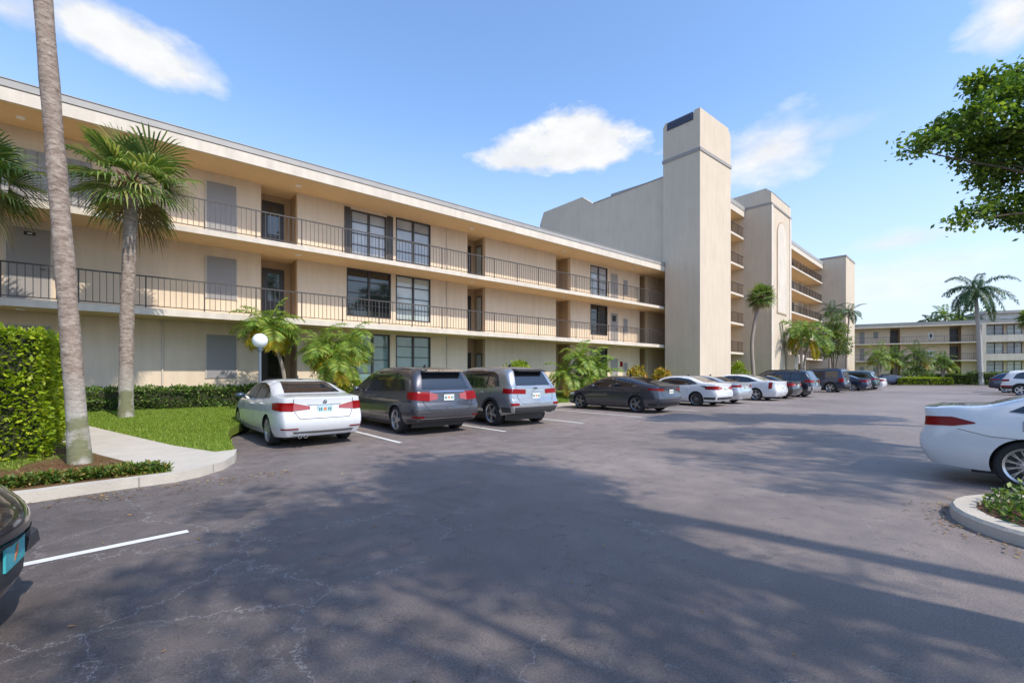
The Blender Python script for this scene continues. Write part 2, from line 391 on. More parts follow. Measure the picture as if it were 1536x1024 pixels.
class Shell:
    """lofted car body; x forward from the rear bumper (0) to the nose (L)"""
    def __init__(s, S):
        L, W = S['L'], S['W']/2
        top = pchip(S['top']); belt = pchip(S['belt']); rear = pchip(S['rear']); front = pchip(S['front'])
        sill = lin(S.get('sill', [(0, .32), (.5, .22), (L-.5, .2), (L, .24)]))
        n1 = 11; n2 = 18; K = 10; s.L = L; s.S = S
        rcl, rc, fcl, fc = S.get('rcorner', (.55, .16)) + S.get('fcorner', (.9, .24))
        xs = []
        N = 72
        for i in range(15): xs.append(rcl*(1-math.cos(math.pi/2*i/15)))
        for i in range(46): xs.append(rcl+(L-rcl-fcl)*i/45)
        for i in range(14, -1, -1): xs.append(L-fcl*(1-math.cos(math.pi/2*i/15)))
        tum = S.get('tumble', .26); sh = S.get('shoulder', .94); ex = S.get('ex', 4.2)
        rows = []
        for x in xs:
            wp = 1
            if x < rcl: wp -= rc*(1-math.sqrt(max(0, 1-(1-x/rcl)**2)))
            if x > L-fcl: wp -= fc*(1-math.sqrt(max(0, 1-(1-(L-x)/fcl)**2)))
            zb = belt(x); zt = max(top(x), zb+.012); zs = sill(x); row = []
            for k in range(n1):
                u = k/(n1-1); z = zs+(zb-zs)*(1-(1-u)**1.15)
                zz = (z-zs)/(zb-zs)
                f = 1-.085*(1-min(1, zz/.35))**2 - .055*max(0, (zz-.55)/.45)**2
                row.append((W*wp*f, z))
            h = zt-zb; yb = W*wp*.945*(1-.03*min(1, h/.3))
            for k in range(1, n2+1):
                th = math.pi/2*k/n2
                c = max(0, math.cos(th))**(2/ex); q = math.sin(th)**(2/ex)
                z = zb+h*q; y = yb*c*(1-tum*(h*q)/.55*.55)
                if h > .15: y *= 1-.0*q
                row.append((y, z))
            rows.append((x, row))
        V = []; F = []; s.idx = []
        def sx(x, z):
            wr = max(0, 1-x/.9)**2; wf = max(0, 1-(L-x)/1.1)**2
            return x + rear(z)*wr - front(z)*wf
        nr = n1+n2
        for x, row in rows:
            base = len(V)
            for y, z in row[:-1]: V.append((sx(x, z)-L/2, y, z))
            V.append((sx(x, row[-1][1])-L/2, 0, row[-1][1]))
            for y, z in row[:-1]: V.append((sx(x, z)-L/2, -y, z))
            s.idx.append(base)
        def li(i, k): return s.idx[i]+k                         # left side (+y)
        def ri(i, k): return s.idx[i]+(k if k == nr-1 else nr+k)
        for i in range(len(rows)-1):
            for k in range(nr-1):
                F.append((li(i, k), li(i, k+1), li(i+1, k+1), li(i+1, k)))
                if k < nr-2: F.append((ri(i, k+1), ri(i, k), ri(i+1, k), ri(i+1, k+1)))
                else: F.append((ri(i, k+1), ri(i, k), ri(i+1, k), ri(i+1, k+1)))
        for i, sg, bow in ((0, -1, S.get('rbow', .07)), (len(rows)-1, 1, S.get('fbow', .12))):
            grid = []
            for k in range(nr-1):
                a, b = V[li(i, k)], V[ri(i, k)]; g = [li(i, k)]
                w0 = V[li(i, 3)][1]
                for m in range(1, K):
                    y = a[1]+(b[1]-a[1])*m/K
                    V.append((a[0]+sg*bow*(a[1]**2-y*y)/(w0*w0), y, a[2])); g.append(len(V)-1)
                g.append(ri(i, k)); grid.append(g)
            for k in range(nr-2):
                for m in range(K):
                    q = (grid[k][m], grid[k][m+1], grid[k+1][m+1], grid[k+1][m])
                    F.append(q if sg < 0 else q[::-1])
            tp = li(i, nr-1)
            for m in range(K):
                q = (grid[-1][m], grid[-1][m+1], tp); F.append(q if sg < 0 else q[::-1])
            s.__dict__['g0' if sg < 0 else 'g1'] = grid[0]
        for i in range(len(rows)-1):
            q = [li(i, 0), li(i+1, 0), ri(i+1, 0), ri(i, 0)]
            if i == 0: q = [li(1, 0), ri(1, 0)] + s.g0[::-1]
            if i == len(rows)-2: q = [ri(i, 0), li(i, 0)] + s.g1
            F.append(tuple(q))
        s.V, s.F = V, F
        s.bvh = BVHTree.FromPolygons([Vector(v) for v in V], F)
    def cast(s, o, d, off):
        h = s.bvh.ray_cast(Vector(o), Vector(d))
        if h[0] is None: return None
        nrm = h[1] if h[1].dot(Vector(d)) < 0 else -h[1]
        return h[0]+nrm*off
    def proj(s, kind, a, b, off):
        L = s.L
        if kind == 'left': r = s.cast((a-L/2, 4, b), (0, -1, 0), off)
        elif kind == 'right': r = s.cast((a-L/2, -4, b), (0, 1, 0), off)
        elif kind == 'rear': r = s.cast((-6, a, b), (1, 0, 0), off)
        elif kind == 'front': r = s.cast((6, a, b), (-1, 0, 0), off)
        elif kind == 'top': r = s.cast((a-L/2, b, 5), (0, 0, -1), off)
        elif kind in ('wrapr', 'wrapf'):                        # a = angle in degrees from the axis
            sg = -1 if kind == 'wrapr' else 1; ph = R(a); xc = sg*(L/2-1.0)
            d = Vector((sg*math.cos(ph), math.sin(ph), 0)); r = s.cast(Vector((xc, 0, b))+d*4, -d, off)
        if r is None: return None
        return r
def patch(sh, mb, kind, low, top, off=.004, n=14, m=6, thick=0.0):
    lo = resample([(*p, 0) for p in low], n); tp = resample([(*p, 0) for p in top], n)
    k = len(mb.v); ok = True; last = None; pts = []
    for j in range(m+1):
        for i in range(n):
            q = lo[i].lerp(tp[i], j/m); r = sh.proj(kind, q.x, q.y, off)
            if r is None: r = last if last is not None else Vector((0, 0, .5))
            last = r; pts.append(tuple(r))
    mb.v += pts
    for j in range(m):
        for i in range(n-1): mb.face((k+j*n+i, k+j*n+i+1, k+(j+1)*n+i+1, k+(j+1)*n+i))
def ribbon(sh, mb, kind, pts, w=.008, off=.002, n=None):
    n = n or max(6, 8*len(pts)); P = resample([(*p, 0) for p in pts], n); k = len(mb.v); c = 0
    for i, p in enumerate(P):
        t = (P[min(i+1, n-1)]-P[max(i-1, 0)]).normalized(); nv = Vector((-t.y, t.x, 0))*w/2
        if kind.startswith('wrap'): nv.x *= 57
        a = sh.proj(kind, p.x+nv.x, p.y+nv.y, off); b = sh.proj(kind, p.x-nv.x, p.y-nv.y, off)
        if a is None or b is None: break
        mb.v += [tuple(a), tuple(b)]; c += 1
    for i in range(c-1): mb.face((k+2*i, k+2*i+1, k+2*i+3, k+2*i+2))
def arc(cx, cz, r, a0, a1, n=16):
    return [(cx+r*math.cos(R(a0+(a1-a0)*i/n)), cz+r*math.sin(R(a0+(a1-a0)*i/n))) for i in range(n+1)]
def wheel_meshes(r, w, style, rimmat):
    t = MB(); rr = r*(.70 if style != 'suv' else .66)
    t.lathe([(rr, -w/2+.01), (rr+.02, -w/2), (r-.035, -w/2), (r-.008, -w/2+.02), (r, -w/2+.05), (r, w/2-.05), (r-.008, w/2-.02), (r-.035, w/2), (rr+.02, w/2), (rr, w/2-.01)], (0, 0, 0), 'y', 36, True)
    tm = t.build('tmp', mat=M['rubber'], smooth=True); tme = tm.data; bpy.data.objects.remove(tm)
    b = MB(); b.use(rimmat)
    b.lathe([(rr-.03, w/2-.09), (rr-.018, w/2-.02), (rr, w/2-.004), (rr+.008, w/2+.002), (rr+.008, w/2-.02)], (0, 0, 0), 'y', 36)
    b.lathe([(0.0, w/2-.012), (.045, w/2-.012), (.075, w/2-.03), (.08, w/2-.07)], (0, 0, 0), 'y', 18)
    ns = {'five': 5, 'ten': 10, 'mesh': 24, 'suv': 6, 'vee': 5}[style]
    for i in range(ns):
        a = 2*math.pi*i/ns
        arms = [(0, 0)] if style in ('five', 'suv', 'ten') else [(-.16, 0), (.16, 0)] if style == 'vee' else [(.2, 0)] if i % 2 else [(-.2, 0)]
        for da, _ in arms:
            w0 = {'five': .045, 'suv': .036, 'ten': .017, 'mesh': .0065, 'vee': .020}[style]; w1 = w0*.72
            r0, r1 = .05, rr-.012
            a0 = a; a1 = a+da
            p0 = Vector((r0*math.cos(a0), 0, r0*math.sin(a0))); p1 = Vector((r1*math.cos(a1), 0, r1*math.sin(a1)))
            t_ = (p1-p0).normalized(); s_ = Vector((-t_.z, 0, t_.x)); k = len(b.v)
            for p, ww, yo in ((p0, w0, w/2-.022), (p1, w1, w/2-.018)):
                for sg, dy in ((-1, 0), (1, 0), (1, -.03), (-1, -.03)):
                    q = p+s_*sg*ww; b.v.append((q.x, yo+dy, q.z))
            for q in ((0, 1, 5, 4), (1, 2, 6, 5), (2, 3, 7, 6), (3, 0, 4, 7)): b.face([k+z for z in q])
    b.use(M['wheeldark']); b.lathe([(0.001, w/2-.085), (rr-.025, w/2-.085)], (0, 0, 0), 'y', 30)
    b.use(M['wheelgrey']); b.lathe([(.001, w/2-.075), (rr*.5, w/2-.075)], (0, 0, 0), 'y', 24)
    bm = b.build('tmp', smooth=True); bme = bm.data; bpy.data.objects.remove(bm)
    return tme, bme
def bool_cut(o, cutters):
    for c in cutters:
        md = o.modifiers.new('cut', 'BOOLEAN'); md.operation = 'DIFFERENCE'; md.object = c; md.solver = 'EXACT'
    dg = bpy.context.evaluated_depsgraph_get(); dg.update()
    me = bpy.data.meshes.new_from_object(o.evaluated_get(dg)); o.modifiers.clear(); o.data = me
    for c in cutters: bpy.data.objects.remove(c)
def make_car(name, label, cat, S, loc, heading, group=None):
    """heading: angle of the nose direction in degrees from +X"""
    L, W = S['L'], S['W']; root = thing(name, label, cat, loc, R(heading), group)
    pm = S['paint']; sh = Shell(S); z0 = S['r']
    b = MB(); b.v = list(sh.V); b.f = list(sh.F); b.m = [0]*len(sh.F); b.mats = [pm, M['black']]
    body = b.build('body')
    me = body.data; bm = bmesh.new(); bm.from_mesh(me); bmesh.ops.recalc_face_normals(bm, faces=bm.faces); bm.to_mesh(me); bm.free()
    cut = []
    ra = z0*S.get('arch', 1.10)
    for wxp in (S['xr'], S['xf']):
        for sg in (-1, 1):
            c = MB(); c.use(pm); c.use(M['black'])
            c.lathe([(ra, sg*(W/2-.32)), (ra, sg*(W/2+.2))], (wxp-L/2, 0, z0), 'y', 48)
            k = len(c.v)-96
            c.face(range(k, k+48)); c.face(range(k+95, k+47, -1))
            co = c.build('cutter'); bmm = bmesh.new(); bmm.from_mesh(co.data); bmesh.ops.recalc_face_normals(bmm, faces=bmm.faces); bmm.to_mesh(co.data); bmm.free()
            cut.append(co)
    bool_cut(body, cut); body.parent = root
    me = body.data; me.polygons.foreach_set('use_smooth', [True]*len(me.polygons)); me.set_sharp_from_angle(angle=R(38))
    def add(nm, mat, fn, parent=root, smooth=True):
        q = MB(); fn(q)
        if q.f: return q.build(nm, parent, mat, smooth)
    sides = ('left', 'right'); gl = M['carglass']
    for sd in sides:
        for lo, tp in S['glass']:
            w = add('side_window', gl, lambda q: patch(sh, q, sd, lo, tp, .005, 22, 8))
        if S.get('trimline'):
            add('window_trim', M[S['trimline'][0]], lambda q: ribbon(sh, q, sd, S['trimline'][1], .022, .008, 40))
        sg = 1 if sd == 'left' else -1
        if 'pillars' in S: [add('window_pillar', M['black'], lambda q: ribbon(sh, q, sd, pl, .05, .008, 14)) for pl in S['pillars']]
        if S.get('seams'): [add('door_gap', M['seam'], lambda q: ribbon(sh, q, sd, pl, .007, .0025, 30)) for pl in S['seams']]
        for hx, hz in S.get('handles', []):
            p = sh.proj(sd, hx, hz, .0)
            if p:
                def hf(q):
                    q.tube([(p.x-.11, p.y+sg*.0, p.z), (p.x-.09, p.y+sg*.035, p.z), (p.x+.09, p.y+sg*.035, p.z), (p.x+.11, p.y, p.z)], .013, 8)
                add('door_handle', M['chrome'] if S.get('chromehandle') else pm, hf)
        mx, mz = S['mirror']; p = sh.proj(sd, mx, mz-.05, 0)
        if p:
            def mf(q):
                q.sphere((p.x, p.y+sg*.13, mz+.03), .1, 14, 8, (.75, 1.1, .68))
                q.tube([(p.x, p.y-sg*.03, mz-.04), (p.x, p.y+sg*.08, mz)], .03, 8)
            add('side_mirror', S.get('mirmat', pm), mf)
        if S.get('clad'):
            for wxp in (S['xr'], S['xf']):
                add('arch_cladding', M['cladding'], lambda q: ribbon(sh, q, sd, arc(wxp, z0, ra+.035, 165, 15, 20), .07, .010, 30))
            add('sill_cladding', M['cladding'], lambda q: patch(sh, q, sd, [(S['xr']+ra, .26), (S['xf']-ra, .26)], [(S['xr']+ra, .40), (S['xf']-ra, .40)], .008, 20, 3))
        if S.get('rackrail'):
            def rf(q):
                xa, xb, yy = S['rackrail']; pts = []
                for i in range(9):
                    x = xa+(xb-xa)*i/8; pt = sh.proj('top', x, sg*yy, .045 if 0 < i < 8 else -.01); pts.append(tuple(pt))
                q.tube(pts, .018, 8)
            add('roof_rail', M['chrome'] if S.get('railchrome') else M['black'], rf)
    lo, tp = S['rearglass']; add('rear_window', gl, lambda q: patch(sh, q, 'rear', lo, tp, .006, 18, 10))
    lo, tp = S['windshield']; add('windshield', gl, lambda q: patch(sh, q, 'front', lo, tp, .006, 18, 10))
    if 'topglass' in S: lo, tp = S['topglass']; add('roof_glass', gl, lambda q: patch(sh, q, 'top', lo, tp, .005, 20, 10))
    for sg in (-1, 1):
        for nm, mat, lo, tp in S['lights']:
            kd = 'wrapf' if nm == 'headlight' else 'wrapr'
            add(nm, M[mat], lambda q: patch(sh, q, kd, [(a*sg, z) for a, z in lo], [(a*sg, z) for a, z in tp], .009, 14, 6))
    if 'rseams' in S: add('tailgate_gap', M['seam'], lambda q: [ribbon(sh, q, 'rear', pl, .012, .003, 40) for pl in S['rseams']])
    for nm, mat, kd, lo, tp in S.get('patches', []):
        add(nm, M[mat] if isinstance(mat, str) else mat, lambda q: patch(sh, q, kd, lo, tp, .012, 18, 4))
    # licence plate
    if S.get('plate'):
        pz, kd, style = S['plate']
        p = sh.proj(kd, 0, pz, .012); sg = -1 if kd == 'rear' else 1
        q = MB(); q.use(M['plate_'+style]); q.box(p.x-.006, p.x+.006, -.152, .152, pz-.076, pz+.076)
        po = q.build('licence_plate', root)
        q = MB(); e = sg*.0085
        q.use(M['plate_mark']); q.lathe([(0.001, p.x+e), (.035, p.x+e)], (0, 0, pz), 'x', 14)
        q.use(M['plate_text'])
        for yy in (-.115, -.075, .075, .115):
            q.box(p.x+e-.001, p.x+e+.001, yy-.012, yy+.012, pz-.035, pz+.03)
        if style != 'teal': q.build('plate_print', po)
        else:
            q = MB(); q.use(M['plate_mark']); q.prism([(-.03, pz-.05), (.02, pz-.02), (.035, pz+.045), (.0, pz+.03)], p.x+e-.001, p.x+e+.001, 0); q.build('plate_print', po)
    for y, z, r in S.get('exhaust', []):
        p = sh.proj('rear', y, max(z, .36), 0)
        x = p.x+.03
        q = MB(); q.use(M['chrome']); q.lathe([(r, x+.18), (r, x-.035), (r*.86, x-.035), (r*.82, x+.1)], (0, y, z), 'x', 16)
        q.use(M['black']); q.lathe([(.001, x+.06), (r*.83, x+.06)], (0, y, z), 'x', 16); q.build('exhaust_pipe', root, smooth=True)
    if S.get('badge'):
        y, z, r = S['badge']; p = sh.proj('rear', y, z, .006)
        q = MB(); q.use(M['chrome']); q.lathe([(r*.99, p.x+.01), (r, p.x-.006), (r*.8, p.x-.008)], (0, y, z), 'x', 20)
        q.use(M['black']); q.lathe([(.001, p.x-.005), (r*.8, p.x-.005)], (0, y, z), 'x', 20)
        q.use(M['whitelens']); q.box(p.x-.0075, p.x-.0065, y-.02, y-.003, z+.003, z+.02); q.box(p.x-.0075, p.x-.0065, y+.003, y+.02, z-.02, z-.003)
        q.build('badge', root)
    if S.get('fin'):
        fx = S['fin']; p = sh.proj('top', fx, 0, 0); q = MB()
        q.prism([(p.x-.09, p.z-.01), (p.x+.10, p.z-.01), (p.x-.02, p.z+.04), (p.x-.07, p.z+.075)], -.012, .012, 1); q.build('antenna_fin', root, M['black'])
    if S.get('spoiler'):
        xa, xb, ww, z, dz = S['spoiler']; q = MB()
        q.prism([(xa-L/2, z), (xb-L/2, z+dz), (xb-L/2, z+dz-.05), (xa-L/2, z-.03)], -ww, ww, 1); q.build('roof_spoiler', root, S.get('spoilmat', pm))
    # dark underbody so that no light shows between the wheels
    q = MB(); q.box(-L/2+.55, L/2-.5, -W/2+.22, W/2-.22, .16, .34); q.build('underbody', root, M['black'])
    key = (S['r'], S['tw'], S['rim'], S['rimmat'])
    if key not in WH: WH[key] = wheel_meshes(S['r'], S['tw'], S['rim'], M[S['rimmat']])
    tme, bme = WH[key]
    for x in (S['xr'], S['xf']):
        for sg in (1, -1):
            w = link('wheel', tme, root); w.location = (x-L/2, sg*(W/2-S['tw']/2-.025), z0)
            w.rotation_euler = (0, rnd.uniform(0, 6), 0 if sg > 0 else math.pi)
            link('rim', bme, w)
    return root
WH = {}
M['plate_white'] = plain('plate_white', (.66, .70, .68), .5)
M['plate_blue'] = plain('plate_blue', (.42, .58, .66), .5)
M['plate_teal'] = plain('plate_teal', (.06, .42, .47), .45, noise=.5, nscale=18)
M['plate_mark'] = plain('plate_orange', (.62, .22, .08), .5)
M['plate_text'] = plain('plate_green_characters', (.06, .16, .13), .5)
def sedan_spec(**kw):
    L = kw.get('L', 4.63)
    S = dict(L=L, W=1.81, r=.325, tw=.22, rim='ten', rimmat='silver', xr=.99, xf=L-.82,
        belt=[(0, 1.035), (.45, 1.03), (1.1, .99), (2.3, .955), (3.2, .93), (3.8, .86), (4.25, .76), (L-.02, .66)],
        top=[(0, 1.06), (.30, 1.09), (.62, 1.11), (1.0, 1.235), (1.45, 1.38), (1.95, 1.43), (2.5, 1.425), (2.85, 1.37), (3.2, 1.19), (3.55, 1.00), (3.9, .925), (4.3, .84), (L-.02, .70)],
        rear=[(.25, .13), (.38, .05), (.55, .0), (.66, .01), (.72, .05), (.9, .075), (1.0, .06), (1.1, .04)],
        front=[(.2, .10), (.35, .01), (.5, 0), (.62, .06), (.75, .20), (.9, .42), (1.1, .6)],
        glass=[([(.92, 1.045), (1.35, 1.00), (2.2, .975), (3.28, .955)], [(1.06, 1.13), (1.42, 1.27), (1.95, 1.34), (2.45, 1.33), (2.8, 1.245), (3.22, .985)])],
        pillars=[[(2.12, .98), (2.05, 1.335)], [(1.30, 1.01), (1.26, 1.22)]],
        seams=[[(2.12, .97), (2.15, .6), (2.12, .30)], [(3.25, .94), (3.28, .62), (3.16, .30)], [(1.28, 1.0), (1.42, .78), (1.42, .62)], [(1.5, .30), (3.16, .30)]],
        handles=[(2.32, .86), (1.45, .89)], mirror=(3.05, .99), trimline=None,
        rearglass=([(-.60, 1.13), (.60, 1.13)], [(-.50, 1.365), (.50, 1.365)]),
        windshield=([(-.66, .985), (.66, .985)], [(-.52, 1.36), (.52, 1.36)]),
        lights=[('tail_light', 'redplastic', [(33, .775), (62, .80)], [(33, .955), (50, .955), (64, .93)]),
                ('tail_light_inner', 'pinklens', [(17, .81), (33, .785)], [(17, .87), (33, .945)]),
                ('headlight', 'whitelens', [(28, .60), (58, .62)], [(30, .68), (60, .74)])],
        rseams=[[(-.62, 1.03), (-.60, .76), (-.52, .62), (.52, .62), (.60, .76), (.62, 1.03)]],
        plate=(.81, 'rear', 'blue'), fin=1.9, exhaust=[(.5, .255, .04), (.39, .255, .04)], sill=[(0, .25), (.6, .22), (4.1, .2), (4.6, .22)], fcorner=(.9, .24), rcorner=(.6, .15))
    S.update(kw); return S
def suv_spec(**kw):
    L = kw.get('L', 4.8)
    S = dict(L=L, W=1.93, r=.375, tw=.25, rim='five', rimmat='silver', xr=.98, xf=L-.90,
        belt=[(0, 1.12), (.6, 1.11), (1.6, 1.07), (3.2, 1.05), (3.7, 1.02), (4.3, .94), (L-.02, .82)],
        top=[(0, 1.14), (.10, 1.26), (.30, 1.55), (.42, 1.68), (.75, 1.74), (1.5, 1.77), (2.4, 1.76), (2.9, 1.70), (3.3, 1.48), (3.75, 1.14), (4.1, 1.07), (4.5, .99), (L-.02, .86)],
        rear=[(.3, .16), (.42, .06), (.55, .0), (.75, .01), (.82, .06), (1.1, .09), (1.3, .1)],
        front=[(.25, .10), (.4, .02), (.6, 0), (.8, .05), (1.0, .2), (1.3, .3)], sill=[(0, .42), (.6, .30), (L-.6, .28), (L, .34)],
        glass=[([(.62, 1.18), (1.3, 1.12), (2.4, 1.10), (3.42, 1.09)], [(.80, 1.50), (1.0, 1.60), (1.7, 1.64), (2.5, 1.63), (2.85, 1.56), (3.40, 1.15)])],
        pillars=[[(1.30, 1.13), (1.22, 1.61)], [(2.30, 1.11), (2.22, 1.64)]],
        seams=[[(2.32, 1.10), (2.34, .7), (2.3, .42)], [(3.42, 1.08), (3.42, .7), (3.3, .42)], [(1.32, 1.12), (1.45, .9), (1.47, .7)], [(1.45, .43), (3.3, .43)]],
        handles=[(2.50, .96), (1.50, .99)], mirror=(3.15, 1.12),
        rearglass=([(-.68, 1.20), (.68, 1.20)], [(-.56, 1.60), (.56, 1.60)]),
        windshield=([(-.72, 1.14), (.72, 1.14)], [(-.6, 1.64), (.6, 1.64)]),
        lights=[('tail_light', 'redplastic', [(22, .955), (58, .98)], [(22, 1.09), (58, 1.12)]), ('headlight', 'whitelens', [(30, .80), (58, .82)], [(30, .90), (60, .95)])],
        rseams=[[(-.72, 1.18), (-.70, .72), (-.6, .64), (.6, .64), (.70, .72), (.72, 1.18)]],
        patches=[('lower_bumper', 'cladding', 'wrapr', [(-62, .43), (62, .43)], [(-62, .56), (62, .56)])],
        plate=(.90, 'rear', 'white'), fin=1.3, clad=True, tumble=.20, ex=5.2, rcorner=(.45, .12), rbow=.05, exhaust=[])
    S.update(kw); return S
P = dict(white=paint('pearl_white_paint', (.66, .67, .69)), silver=paint('silver_paint', (.42, .43, .45), .75, .3),
    grey=paint('dark_grey_metallic', (.085, .085, .10), .6, .3), tesla=paint('midnight_grey_paint', (.055, .058, .075), .55, .28),
    black=paint('black_paint', (.010, .010, .012)), blue=paint('deep_blue_paint', (.02, .035, .08), .4), navy=paint('dark_slate_paint', (.022, .028, .04), .4),
    paleblue=paint('pale_silver_paint', (.50, .52, .55), .6, .3), green=paint('teal_grey_paint', (.05, .09, .10), .4))
grp = 'cars parked nose-in along the apartment block'
make_car('parked_car', 'white sedan parked beside the lawn, seen from behind, twin exhaust pipes at left', 'car',
    sedan_spec(paint=P['white'], rimmat='silver', mirmat=M['mirrorblue'], badge=(0, .965, .042),
        patches=[('bumper_reflector', 'redplastic', 'wrapr', [(28, .405), (44, .405)], [(28, .432), (44, .432)]), ('bumper_reflector', 'redplastic', 'wrapr', [(-44, .405), (-28, .405)], [(-44, .432), (-28, .432)]),
                 ('lower_bumper', 'wheelgrey', 'rear', [(-.60, .315), (.60, .315)], [(-.64, .36), (.64, .36)]), ('number_recess', 'chrome', 'rear', [(-.34, .895), (.34, .895)], [(-.36, .915), (.36, .915)]),
                 ('third_brake_light', 'black', 'top', [(1.62, -.06), (1.62, .06)], [(1.70, -.06), (1.70, .06)])]), (3.22, 12.38, 0), 91.5, grp)
van = suv_spec(L=5.16, W=1.99, paint=P['grey'], r=.355, xr=1.06, xf=4.08, rim='vee', clad=False, spoiler=(.16, .42, .60, 1.615, .035),
    belt=[(0, 1.06), (.6, 1.05), (1.6, 1.03), (3.4, 1.01), (4.0, .98), (4.6, .88), (5.14, .72)],
    top=[(0, 1.08), (.12, 1.22), (.28, 1.48), (.40, 1.62), (.8, 1.70), (1.7, 1.745), (2.5, 1.73), (3.1, 1.63), (3.6, 1.42), (4.15, 1.10), (4.5, .98), (4.85, .88), (5.14, .76)],
    glass=[([(.62, 1.12), (1.3, 1.09), (2.6, 1.06), (3.85, 1.04)], [(.85, 1.40), (1.05, 1.54), (1.7, 1.60), (2.5, 1.60), (3.0, 1.52), (3.83, 1.10)])],
    pillars=[[(1.42, 1.09), (1.30, 1.58)], [(2.62, 1.06), (2.48, 1.6)]],
    seams=[[(2.62, 1.05), (2.64, .7), (2.62, .36)], [(3.8, 1.03), (3.82, .7), (3.7, .36)], [(.7, .93), (1.5, .92), (2.62, .90)], [(1.55, .9), (1.6, .6), (1.6, .36)], [(1.6, .36), (3.7, .36)], [(1.5, .62), (2.6, .58), (3.8, .56)]],
    rearglass=([(-.70, 1.15), (.70, 1.15)], [(-.60, 1.56), (.60, 1.56)]), mirror=(3.45, 1.08), handles=[(2.75, .93), (2.4, .94)],
    lights=[('tail_light', 'redplastic', [(30, .86), (60, .92)], [(30, 1.09), (60, 1.09)]), ('tail_light_inner', 'pinklens', [(19, .91), (30, .87)], [(19, 1.03), (30, 1.08)]), ('headlight', 'whitelens', [(30, .72), (58, .74)], [(30, .80), (60, .86)])],
    rseams=[[(-.74, 1.12), (-.72, .80), (-.55, .60), (.55, .60), (.72, .80), (.74, 1.12)], [(-.86, .56), (0, .555), (.86, .56)]],
    patches=[('lower_bumper', 'cladding', 'wrapr', [(-60, .33), (60, .33)], [(-60, .40), (60, .40)]), ('bumper_chrome', 'chrome', 'rear', [(-.80, .425), (.80, .425)], [(-.80, .437), (.80, .437)]),
             ('bumper_reflector', 'redplastic', 'wrapr', [(36, .45), (50, .46)], [(36, .50), (50, .50)]), ('bumper_reflector', 'redplastic', 'wrapr', [(-50, .45), (-36, .46)], [(-50, .50), (-36, .50)]),
             ('tailgate_chrome', 'chrome', 'rear', [(-.52, 1.075), (.52, 1.075)], [(-.52, 1.10), (.52, 1.10)])],
    plate=(.945, 'rear', 'white'), sill=[(0, .34), (.6, .26), (4.5, .24), (5.16, .28)], rearlow=1)
make_car('parked_minivan', 'dark grey minivan parked between the white sedan and the silver SUV', 'minivan', van, (6.38, 12.62, 0), 90, grp)
jeep = suv_spec(L=4.82, W=1.95, paint=P['silver'], spoiler=(.19, .50, .55, 1.64, .05), spoilmat=M['black'], rackrail=None, exhaust=[(-.62, .42, .045)],
    rseams=[[(-.70, 1.18), (-.68, .82), (-.56, .68), (.56, .68), (.68, .82), (.70, 1.18)]],
    patches=[('lower_bumper', 'cladding', 'wrapr', [(-60, .43), (60, .43)], [(-60, .58), (60, .58)]), ('bumper_reflector', 'redplastic', 'wrapr', [(34, .63), (44, .63)], [(33, .70), (45, .70)]), ('bumper_reflector', 'redplastic', 'wrapr', [(-44, .63), (-34, .63)], [(-45, .70), (-33, .70)]),
             ('emblem', 'black', 'rear', [(-.07, 1.10), (.07, 1.10)], [(-.06, 1.135), (.06, 1.135)]), ('rear_view_camera', 'chrome', 'rear', [(-.34, 1.045), (.34, 1.045)], [(-.34, 1.06), (.34, 1.06)])])
make_car('parked_suv', 'silver SUV with black wheel arches parked next to the empty bay', 'suv', jeep, (9.36, 12.32, 0), 89, grp)
tes = sedan_spec(L=4.69, W=1.85, paint=P['tesla'], rim='five', rimmat='wheelgrey', r=.335, xr=1.0, xf=3.86, exhaust=[],
    belt=[(0, 1.06), (.45, 1.05), (1.1, 1.00), (2.3, .955), (3.2, .91), (3.8, .83), (4.3, .74), (4.67, .62)],
    top=[(0, 1.08), (.25, 1.115), (.55, 1.17), (1.0, 1.28), (1.5, 1.385), (2.1, 1.44), (2.6, 1.425), (3.0, 1.34), (3.4, 1.15), (3.75, .97), (4.0, .90), (4.4, .80), (4.67, .66)],
    glass=[([(.85, 1.08), (1.35, 1.01), (2.3, .985), (3.42, .945)], [(.95, 1.12), (1.35, 1.25), (1.9, 1.335), (2.4, 1.34), (2.85, 1.27), (3.38, .98)])],
    pillars=[[(2.2, .98), (2.12, 1.335)], [(1.25, 1.03), (1.18, 1.20)]], rearglass=([(-.60, 1.18), (.60, 1.18)], [(-.5, 1.38), (.5, 1.38)]),
    lights=[('tail_light', 'redplastic', [(26, .87), (60, .91)], [(26, .95), (58, .98)]), ('headlight', 'whitelens', [(28, .60), (58, .62)], [(30, .66), (60, .72)])],
    topglass=([(1.2, -.45), (2.6, -.5)], [(1.2, .45), (2.6, .5)]), plate=(.84, 'rear', 'white'),
    patches=[('lower_bumper', 'black', 'wrapr', [(-58, .30), (58, .30)], [(-58, .40), (58, .40)]), ('bumper_chrome', 'wheelgrey', 'rear', [(-.66, .415), (.66, .415)], [(-.66, .43), (.66, .43)])])
make_car('parked_car', 'dark grey fastback electric sedan parked alone past the empty bay', 'car', tes, (16.28, 12.05, 0), 91, grp)
cam = sedan_spec(L=4.88, W=1.84, paint=P['white'], rim='ten', rimmat='wheelgrey', r=.34, xf=4.0, plate=(.80, 'rear', 'white'),
    patches=[('lower_bumper', 'cladding', 'wrapr', [(-66, .33), (66, .33)], [(-66, .44), (66, .44)]), ('black_vent', 'black', 'wrapr', [(60, .86), (76, .95)], [(60, .95), (76, .96)]), ('black_vent', 'black', 'wrapr', [(-76, .95), (-60, .86)], [(-76, .96), (-60, .95)])])
make_car('parked_car', 'white sedan with black vents beside its tail lights, right after the dark grey fastback', 'car', cam, (21.55, 12.45, 0), 90, grp)
